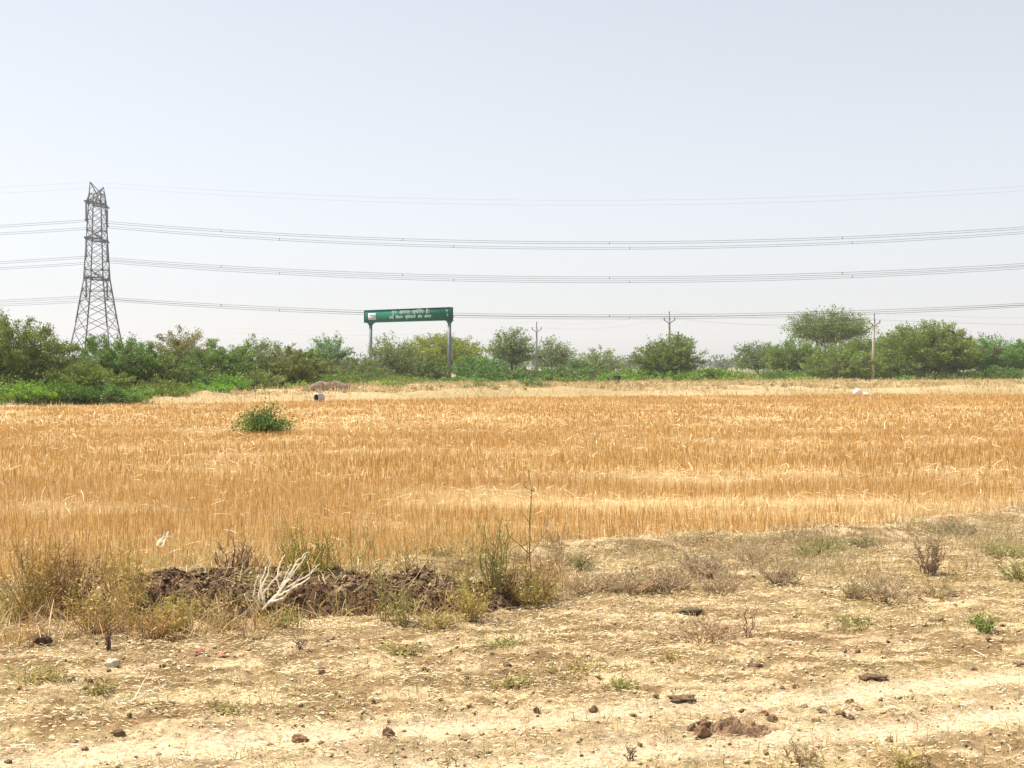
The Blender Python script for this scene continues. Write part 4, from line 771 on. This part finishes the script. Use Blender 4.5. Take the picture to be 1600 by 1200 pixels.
DB = (.17, .105, .07); RB = (.24, .13, .075); GB = (.46, .34, .20); YB = (.48, .37, .12); OL = (.36, .32, .11)
weeds = [
 (75, 962, .66, .80, 46, RB, 'reddish brown dry weed bush at the left end of the soil heap', dict(twigs=5, leafn=500, leafc=(.42,.29,.13), col2=YB)),
 (118, 938, .50, .50, 34, DB, 'dark brown dry weed right of the reddish weed bush', dict(twigs=6, leafn=200, leafc=(.3,.18,.1))),
 (30, 972, .40, .60, 34, YB, 'olive dry weed at the left edge of the photo', dict(leafn=300)),
 (150, 985, .45, .60, 40, YB, 'yellow dry weed in front of the left end of the heap', dict(leafn=500, leafc=(.52,.38,.12), col2=(.66,.48,.2))),
 (205, 965, .62, .5, 26, YB, 'tall yellow straw weed near the left end of the heap', dict(leafn=260, leafc=(.52,.38,.12), twigs=4)),
 (272, 990, .34, .45, 24, YB, 'low yellow green tuft in front of the heap', dict(leafn=600, leafc=(.46,.38,.09))),
 (240, 992, .24, .5, 18, RB, 'rusty straw tuft in front of the left half of the heap', dict(leafn=300, leafc=(.56,.33,.12), col2=YB)),
 (365, 905, .40, .45, 22, DB, 'dark spiky dead weed on top of the heap', dict(twigs=5, r=.0045)),
 (385, 900, .30, .3, 12, RB, 'small reddish dead weed behind the dark spiky weed', dict(twigs=4)),
 (395, 955, .34, .5, 24, OL, 'olive tangled weed left of the big bleached branch', dict(leafn=500, curl=1)),
 (350, 985, .22, .5, 20, RB, 'low brown tuft in front of the middle of the heap', dict(leafn=260, leafc=(.42,.28,.12))),
 (486, 915, .66, .50, 38, (.36,.30,.08), 'tall yellow green weed fan rising behind the bleached branch', dict(twigs=3, leafn=900, leafc=(.40,.32,.07), upright=.95, r=.006)),
 (440, 978, .16, .4, 22, OL, 'short green tuft at the foot of the big bleached branch', dict(leafn=400, leafc=(.38,.35,.12))),
 (555, 915, .62, .2, 6, OL, 'slender weed stalks left of the bleached twig', dict(twigs=3, leafn=60, upright=1)),
 (578, 918, .68, .12, 4, YB, 'very slender tall weed stalks behind the heap', dict(twigs=2, leafn=40, upright=1)),
 (600, 972, .62, .18, 5, OL, 'green weed growing up the right half of the heap', dict(leafn=110, leafc=(.34,.33,.09), upright=1)),
 (632, 978, .34, .42, 13, OL, 'tangled olive weed on the right half of the heap', dict(leafn=200, leafc=(.36,.33,.10), curl=1)),
 (670, 895, .42, .10, 4, OL, 'short leafy weed stalk behind the right half of the heap', dict(leafn=80, upright=1)),
 (725, 945, .60, .22, 7, OL, 'green weed stalks between the heap and the tall weed clump', dict(leafn=160, upright=1)),
 (735, 968, .38, .45, 26, YB, 'yellow tangle of grass at the right end of the heap', dict(leafn=500, leafc=(.48,.40,.12), curl=1)),
 (775, 945, .78, .26, 14, OL, 'upright green stalks at the left of the tall weed clump', dict(leafn=240, leafc=(.33,.32,.09), upright=1, r=.006)),
 (824, 935, 1.05, .06, 2, (.36,.30,.09), 'tallest single weed stalk standing before the field', dict(twigs=2, leafn=30, upright=1, r=.009, bend=.03)),
 (790, 940, .34, .5, 34, DB, 'dense dark reddish weed clump at the foot of the tallest stalk', dict(twigs=6, leafn=500, leafc=(.26,.15,.08), r=.004)),
 (832, 943, .38, .5, 30, YB, 'yellowish weed clump right of the dark reddish clump', dict(twigs=5, leafn=600, leafc=(.42,.34,.11))),
 (680, 985, .14, .5, 20, YB, 'low dry grass tuft before the right end of the heap', dict(leafn=200)),
 (912, 868, .17, .38, 30, (.30,.25,.12), 'small dark domed weed on the field edge right of the tallest stalk', dict(twigs=4, leafn=400, leafc=(.32,.28,.11))),
 (875, 880, .12, .5, 26, GB, 'low brown weed left of the small dark domed weed', dict(leafn=300, leafc=(.34,.25,.13))),
 (690, 888, .12, .45, 26, OL, 'green mossy tuft on the field edge behind the heap', dict(leafn=500, leafc=(.36,.34,.14), leafs=.02)),
 (930, 925, .19, .75, 60, GB, 'grey brown twiggy weed at the left of the brown patch', dict(twigs=6, leafn=900, leafc=(.50,.38,.21), leafs=.02)),
 (985, 928, .21, .75, 60, GB, 'rounded grey brown weed second from the left in the brown patch', dict(twigs=6, leafn=900, leafc=(.50,.38,.21), leafs=.02)),
 (1045, 922, .22, .7, 60, (.43,.31,.20), 'purplish brown weed in the middle of the brown patch', dict(twigs=6, leafn=800, leafc=(.50,.38,.21), leafs=.02)),
 (1100, 905, .24, .75, 60, (.42,.31,.20), 'brown weed at the back right of the brown patch', dict(twigs=6, leafn=800, leafc=(.50,.38,.21), leafs=.02)),
 (1125, 925, .19, .65, 50, GB, 'brown weed at the front right of the brown patch', dict(twigs=6, leafn=600, leafc=(.50,.38,.21), leafs=.02)),
 (1222, 910, .24, .65, 46, (.42,.32,.19), 'spreading fan shaped grey weed right of the brown patch', dict(twigs=5, leafn=400, leafc=(.38,.31,.16), leafs=.02, upright=.3)),
 (1180, 880, .22, .75, 50, GB, 'flat brown weed on the field edge above the fan shaped weed', dict(leafn=600, leafc=(.36,.29,.15), leafs=.02)),
 (1270, 870, .18, .7, 40, OL, 'olive weed mat on the field edge left of the bare green patch', dict(leafn=500, leafc=(.34,.31,.14), leafs=.02)),
 (1290, 845, .10, .6, 40, OL, 'low green patch of weed on the field edge', dict(leafn=700, leafc=(.40,.36,.15), leafs=.02)),
 (1345, 838, .10, .5, 30, (.3,.26,.13), 'small dark green weed mound on the field edge at the right', dict(leafn=400, leafc=(.34,.31,.13))),
 (1455, 895, .38, .40, 24, (.20,.13,.09), 'upright dark twiggy weed at the right', dict(twigs=5, leafn=200, leafc=(.34,.26,.12), upright=.9, r=.004)),
 (1390, 938, .20, .75, 50, GB, 'brown twiggy weed in front of the upright dark weed', dict(twigs=6, leafn=500, leafc=(.42,.32,.19), leafs=.02)),
 (1335, 935, .20, .45, 26, (.44,.33,.2), 'small bent brown weed left of the brown twiggy weed', dict(twigs=5, leafn=160)),
 (1490, 835, .17, .75, 50, (.30,.25,.14), 'dark olive weed at the right field edge', dict(leafn=700, leafc=(.32,.28,.14), leafs=.022)),
 (1568, 870, .18, .75, 54, OL, 'olive weed mat near the right edge of the photo', dict(leafn=700, leafc=(.36,.33,.14), leafs=.022)),
 (1595, 905, .22, .5, 30, OL, 'olive weed cut off by the right edge of the photo', dict(leafn=400, leafc=(.36,.33,.14))),
 (1465, 935, .12, .5, 30, GB, 'thin flat weed right of the brown twiggy weed', dict(leafn=160)),
 (1541, 987, .15, .26, 26, (.22,.26,.07), 'fresh green weed on the bare ground at the right', dict(twigs=4, leafn=300, leafc=(.24,.29,.08), leafs=.026)),
 (1095, 1002, .20, .85, 46, (.44,.30,.18), 'sprawling reddish brown twigs before the brown patch', dict(twigs=4, leafn=120, leafc=(.42,.28,.16), upright=.4)),
 (1168, 1000, .27, .16, 5, (.22,.14,.09), 'single upright dry stalk right of the sprawling twigs', dict(twigs=3, upright=1)),
 (170, 1015, .20, .08, 3, (.14,.09,.06), 'short dark upright stick on the left verge', dict(twigs=2, upright=1, r=.008, bend=.05)),
 (470, 1010, .12, .22, 7, (.3,.2,.13), 'small forked dry twig below the heap', dict(twigs=3)),
 (985, 1188, .10, .08, 4, (.3,.21,.12), 'tiny dry sprig at the bottom edge right of the middle', dict(twigs=3)),
 (706, 1198, .09, .08, 3, (.42,.26,.12), 'tiny orange brown sprig at the bottom edge left of the middle', dict(twigs=2)),
 (1250, 1192, .14, .22, 12, (.38,.27,.14), 'small branching dry sprig at the bottom right', dict(twigs=4)),
 (1415, 1202, .12, .22, 14, YB, 'straw yellow tuft at the bottom right edge', dict(twigs=2, leafn=80)),
 (1445, 1202, .13, .05, 3, (.3,.21,.12), 'thin dry sprout right of the straw yellow tuft', dict(twigs=1)),
 (625, 1022, .09, .22, 24, OL, 'small yellow green grass tuft below the right half of the heap', dict(twigs=2, leafn=220, leafc=(.46,.40,.13), leafs=.026)),
 (780, 1008, .06, .3, 26, (.27,.27,.09), 'flat dark green tuft in the middle of the verge', dict(twigs=2, leafn=200, leafc=(.32,.30,.10), leafs=.02)),
 (803, 1068, .07, .2, 20, OL, 'small pale grass tuft below the flat dark green tuft', dict(twigs=2, leafn=160, leafc=(.48,.42,.15), leafs=.026)),
 (965, 1075, .07, .2, 20, (.3,.3,.09), 'small green grass tuft above the wheel track', dict(twigs=2, leafn=200, leafc=(.36,.34,.10), leafs=.022)),
 (885, 1050, .09, .3, 18, YB, 'straggly yellow tuft in the middle of the verge', dict(twigs=2, leafn=140, leafc=(.5,.42,.16), leafs=.028)),
 (355, 1112, .09, .2, 12, OL, 'straggly green tuft on the left verge', dict(twigs=3, leafn=110, leafc=(.36,.34,.12), leafs=.022)),
 (60, 1066, .10, .45, 26, YB, 'curly pale dry grass at the left edge of the verge', dict(twigs=3, leafn=200, leafc=(.55,.48,.22), curl=2, leafs=.035)),
 (160, 1082, .08, .2, 14, OL, 'tiny dry green tuft beside the pale stone', dict(leafn=100)),
 (1050, 1030, .09, .12, 8, YB, 'tiny straw tuft left of the wheel track clods', dict(leafn=60)),
 (1330, 980, .06, .4, 26, OL, 'flat green tuft on the right verge', dict(leafn=200, leafc=(.4,.38,.14))),
]
weeds += [
 (50, 945, .62, .60, 40, (.52,.36,.12), 'tall golden weed behind the olive weed at the left edge', dict(twigs=4, leafn=500, leafc=(.58,.40,.13), upright=.9)),
 (100, 930, .58, .5, 30, (.46,.30,.12), 'tall golden brown weed behind the dark brown weed', dict(twigs=4, leafn=360, leafc=(.5,.33,.13), upright=.9)),
 (182, 940, .55, .5, 30, (.56,.40,.14), 'golden weed behind the left end of the heap', dict(twigs=3, leafn=300, leafc=(.6,.42,.15), upright=.9)),
 (325, 970, .30, .45, 26, (.44,.33,.13), 'brownish tangle lying across the left half of the heap', dict(twigs=4, leafn=300, leafc=(.5,.36,.15), curl=1)),
 (455, 900, .50, .35, 18, (.46,.36,.12), 'yellow stalks left of the tall weed fan', dict(twigs=3, leafn=160, upright=.95)),
 (530, 915, .48, .35, 16, (.52,.36,.14), 'golden stalks right of the tall weed fan', dict(twigs=3, leafn=140, upright=.95)),
 (645, 920, .44, .4, 16, (.50,.38,.15), 'dry stalks behind the right half of the heap', dict(twigs=3, leafn=140, upright=.95)),
 (848, 935, .40, .35, 22, (.44,.28,.13), 'rusty weed right of the tallest stalk', dict(twigs=4, leafn=300, leafc=(.46,.28,.13), upright=.85)),
]
for i, (px, py, H, W_, n_, c_, lab, kw) in enumerate(weeds): weed('weed', px, py, H, W_, n_, c_, lab, seed=i * 3 + 1, **kw)
# more stems standing in the field margin at the left
n = 700; U = R.uniform(-.42, -.02, n); D_ = R.uniform(-.9, .5, n); Xs = U * 11; Ys = near_edge(Xs) + D_
V, q, c = ribbons(Xs, Ys, R.uniform(.15, .5, n), .006, R.uniform(0, 6.28, n), np.abs(R.normal(0, .3, n)).clip(0, .9), R.uniform(0, 6.28, n), pal(n, [(.56, .38, .13), (.66, .5, .22), (.4, .32, .11)]), 3, None, .2)
o = np_mesh('margin_grass', V, q, c, M_STRAW); tag(o, 'tall dry grass along the field margin behind the heap', 'dry grass', kind='stuff')

def tangle():
    # matted dry weeds: bent stalks in a band along the field edge
    for name, n, xr, er, cols, hh, lab, sd in (
      ('matted_dry_grass', 15000, (-5.2, .5), (-2.7, .1), [(.64, .44, .15), (.50, .29, .11), (.26, .15, .08), (.42, .36, .11), (.82, .64, .34)], (.04, .22), 'matted dry grass and weeds tangled around the dark soil heap', 1),
      ('brown_weed_mat', 15000, (.3, 7.5), (-3.0, -.2), [(.44, .32, .18), (.36, .25, .15), (.40, .34, .15), (.62, .48, .28)], (.03, .13), 'low mat of brown dry weeds along the right field edge', 2)):
        X = R.uniform(*xr, n); e = R.uniform(*er, n); Y = near_edge(X) + e
        d = fbm(X * 1.6, Y * 2.2, 200 + sd); onh = np.exp(-((X - hzc[0]) / 1.5) ** 4 - ((Y - hzc[1] - .05) / .75) ** 4) if sd == 1 else 0; k = (R.uniform(0, 1, n) < (sst(.38, .62, d) + .10) * (1 - .62 * np.clip(onh * 1.6, 0, 1))); X, Y, d = X[k], Y[k], d[k]; m = len(X)
        cl = (vn(X * 2.3, Y * 2.3, 210 + sd) * len(cols)).astype(int) % len(cols); pick = np.where(R.uniform(0, 1, m) < .6, cl, R.integers(0, len(cols), m))
        col = np.array(cols)[pick] * R.uniform(.75, 1.2, (m, 1))
        V, q, c = ribbons(X, Y, R.uniform(*hh, m) * (.5 + d), R.uniform(.0035, .007, m), R.uniform(0, 6.28, m), np.clip(np.abs(R.normal(.5, .5, m)), 0, 1.15), R.uniform(0, 6.28, m), col, 4, g(X, Y) + R.uniform(0, .05, m), R.normal(0, .7, m))
        o = np_mesh(name, V, q, c, M_STRAW); tag(o, lab, 'dry weeds', kind='stuff')
tangle()
# clods and stones
def clod(name, px, py, wpx, hpx, col, label, group=None, seed=0, mat=None, cat='clod'):
    X, D, z = P(px, py); a = wpx / F * D / 2; h = hpx / F * D / 1.35
    o = lump_mesh(name, (X, D, z + h * .30), (a, a * .7, h), col, mat or M_SOIL, seed, None, 15, .48); o.rotation_euler = (0, 0, [.1, -.2, .3][seed % 3]); tag(o, label, cat, group)
BR = (.17, .11, .065)
CG = 'clods of earth on the verge'
clods = [
 (606, 1150, 18, 14, BR, 'pointed dark clod on the wheel track left of the middle'), (469, 1158, 25, 10, (.24,.14,.08), 'flat reddish clod on the near wheel track at the left'),
 (184, 1149, 20, 8, BR, 'flat dark clod at the lower left'), (838, 1116, 9, 8, BR, 'small dark clod left of the rounder clod on the wheel track'),
 (840, 1120, 5, 3, BR, 'tiny crumb under the small dark clod on the track'), (927, 1112, 15, 9, BR, 'rounded dark clod in the middle of the far wheel track'),
 (1066, 1091, 40, 7, BR, 'long flat dark clod beside the far wheel track'), (1364, 1059, 40, 7, BR, 'long flat dark clod right of the middle verge'),
 (1350, 1061, 16, 6, (.2,.13,.08), 'small flat clod touching the long dark clod at the right'), (1318, 1022, 12, 5, (.25,.17,.1), 'flat brown clod above the right wheel track'),
 (1340, 1020, 8, 6, BR, 'small clod right of the flat brown clod'), (1522, 1049, 9, 5, BR, 'small dark clod near the right edge by the track'),
 (1590, 1040, 18, 6, (.22,.14,.08), 'flat clod cut by the right edge'), (1180, 1043, 22, 5, BR, 'flat dark clod pair member above the far wheel track'),
 (1172, 1037, 12, 3, BR, 'thin clod just behind the flat dark clod'), (1243, 1075, 10, 6, (.3,.19,.1), 'reddish small clod on the far wheel track'),
 (1222, 1077, 8, 4, (.28,.18,.1), 'tiny reddish clod left of the reddish small clod'), (1328, 1098, 14, 7, (.26,.18,.1), 'brown clod between the wheel tracks at the right'),
 (1329, 1124, 12, 7, BR, 'dark round clod right of the spilled soil pile'), (1313, 1116, 16, 7, (.25,.16,.09), 'brown clod above the dark round clod'),
 (1285, 1114, 12, 5, (.2,.13,.08), 'small flat clod left of the brown clod by the soil pile'), (1257, 1105, 12, 5, (.28,.18,.1), 'light brown clod above the soil pile'),
 (1343, 1110, 12, 5, (.24,.16,.09), 'flat clod on the right of the group by the soil pile'), (1275, 1127, 16, 4, (.25,.16,.09), 'low flat clod right end of the soil pile'),
 (1380, 1117, 11, 5, (.5,.38,.2), 'pale clod right of the clods by the soil pile'), (68, 1008, 26, 13, (.10,.075,.055), 'black brown clod at the left before the weeds'),
 (45, 1012, 14, 6, (.3,.2,.12), 'brown clod left of the black brown clod'), (182, 1078, 8, 6, BR, 'small dark clod below the pale stone'),
 (138, 1066, 13, 8, (.3,.23,.14), 'grey brown clod left of the pale stone'), (112, 1064, 12, 8, (.34,.27,.17), 'greyish clod second left of the pale stone'),
 (202, 1123, 8, 5, BR, 'small dark clod above the flat dark clod at the lower left'), (118, 1160, 7, 4, (.25,.16,.09), 'tiny clod left of the flat dark clod'),
 (132, 1177, 10, 4, (.3,.19,.1), 'tiny flat clod below the flat dark clod'), (213, 1185, 6, 4, BR, 'tiny dark clod at the bottom left'),
 (13, 1192, 12, 5, BR, 'small dark clod in the bottom left corner'), (583, 1099, 7, 5, BR, 'small clod above the pointed dark clod'),
 (607, 1127, 5, 3, (.28,.18,.1), 'tiny crumb above the pointed dark clod'), (524, 1087, 6, 6, (.3,.22,.13), 'small grey brown clod in the left middle verge'),
 (663, 1047, 8, 5, BR, 'small dark clod under the yellow green grass tuft'), (730, 1062, 6, 5, BR, 'tiny dark clod in the middle verge'),
 (792, 1041, 12, 7, (.2,.15,.09), 'dark clod right of centre in the verge'), (717, 1049, 9, 5, (.26,.2,.12), 'brown clod left of the dark clod in the verge'),
 (502, 1055, 11, 9, (.25,.17,.1), 'brown clod below the left part of the heap front'), (516, 994, 16, 7, (.28,.2,.12), 'brown clod just before the heap'),
 (1078, 960, 40, 9, (.14,.11,.06), 'dark flat clod below the brown weed patch'), (1462, 970, 26, 6, (.25,.17,.1), 'flat brown clod left of the fresh green weed'),
 (1000, 1170, 8, 4, BR, 'tiny dark clod near the bottom right sprig'), (745, 1183, 7, 3, BR, 'tiny dark clod at the bottom middle'),
]
for i, (px, py, a, b, c_, lab) in enumerate(clods): clod('soil_clod', px, py, a, b, c_, lab, CG, i)
clod('stone', 175, 1042, 25, 15, (.50, .44, .32), 'pale angular stone on the left verge', None, 71, M_CONC, 'stone'); clod('stone', 52, 1043, 12, 9, (.66, .58, .44), 'small white stone left of the pale angular stone', None, 72, M_CONC, 'stone')
clod('stone', 262, 1030, 22, 8, (.42, .38, .24), 'flat olive grey stone right of the pale angular stone', None, 73, M_CONC, 'stone')
def spill():
    xc, dc, z = P(1150, 1140); n, k = 150, 70; u = np.linspace(-1, 1, n); v = np.linspace(-1, 1, k); U, V = np.meshgrid(u, v, indexing='ij'); X = xc + U * .27; Y = dc + V * .13 + U * .02
    env = 1 - sst(.4, 1, np.sqrt(U * U + V * V) + .5 * (fbm(U * 3, V * 2, 141) - .5)); h = env * (.028 + .06 * (fbm(X * 22, Y * 22, 143) - .35) + .03 * (fbm(X * 60, Y * 60, 144) - .5))
    Z = g(X, Y) - .012 + h; c = np.array([.22, .135, .08]) * (.6 + .8 * fbm(X * 30, Y * 30, 145))[..., None]
    i = np.arange(n - 1)[:, None]; j = np.arange(k - 1)[None, :]; q = np.stack([i * k + j, (i + 1) * k + j, (i + 1) * k + j + 1, i * k + j + 1], -1).reshape(-1, 4); q = q[(env > .01).reshape(-1)[q].any(1)]
    o = np_mesh('soil_pile', np.stack([X - xc, Y - dc, Z], -1).reshape(-1, 3), q, c.reshape(-1, 3), M_SOIL); o.location = (xc, dc, 0); tag(o, 'spilled pile of broken brown soil on the near wheel track', 'soil pile')
spill()
for i, (px, py, a, b, lab) in enumerate([(1096, 1150, 26, 15, 'squarish clod at the left end of the spilled soil pile'), (1100, 1134, 24, 10, 'flat clod behind the squarish clod of the soil pile'), (1207, 1128, 16, 12, 'dark clod at the right back of the spilled soil pile'), (1193, 1114, 16, 8, 'rounded clod behind the spilled soil pile'), (1082, 1140, 18, 10, 'clod at the far left of the spilled soil pile')]):
    clod('soil_clod', px, py, a, b, (.21, .125, .075), lab, CG, 80 + i)
# scrap of pale plastic and red shreds
def scrap(px, py, w_, h_, col, label, seed, upright=False):
    X, D, z = P(px, py); rng = np.random.default_rng(seed); n = 9; a, b = w_ / F * D, h_ / F * D; m = MB()
    U, V = np.meshgrid(np.linspace(-.5, .5, n), np.linspace(0, 1, n), indexing='ij'); x = U * a * (1 - .3 * V) + V * a * .5; y = .04 * (vn(U * 6, V * 6, seed)) + V * (.16 if upright else .1); zz = V * b + .02 * vn(U * 5, V * 5 + 3, seed + 2)
    for off in (0, .004):
        i = np.arange(n - 1)[:, None]; j = np.arange(n - 1)[None, :]; q = np.stack([i * n + j, (i + 1) * n + j, (i + 1) * n + j + 1, i * n + j + 1], -1).reshape(-1, 4); m.add(np.stack([x, y + off, zz], -1).reshape(-1, 3), q, col)
    o = m.build('plastic_scrap', M_CLOTH); o.location = (X, D, z + (.33 if upright else .01)); tag(o, label, 'litter')
    return o
sc = scrap(246, 872, 15, 20, (.62, .52, .33), 'pale crumpled scrap caught on the stubble at the left', 3, True); sc.location.z = gz(sc.location.x, sc.location.y) + .10
scrap(306, 1025, 10, 3, (.50, .20, .13), 'small red shred on the left verge', 5); scrap(342, 1030, 12, 3, (.56, .29, .16), 'small orange shred right of the red shred', 6)

# ---------------------------------------------------------------- air
def haze():
    m, t, N, L = nodes('haze'); out = N('OutputMaterial'); v = N('VolumePrincipled'); v.inputs['Color'].default_value = (.88, .87, .95, 1); v.inputs['Density'].default_value = .00027; v.inputs['Anisotropy'].default_value = .25
    L(v.outputs[0], out.inputs['Volume'])
    mb = MB(); mb.box((0, 0, 20.3), (3600, 3600, 44.5)); o = mb.build('haze', m); tag(o, 'thin pale heat haze over the fields', kind='stuff')
haze()
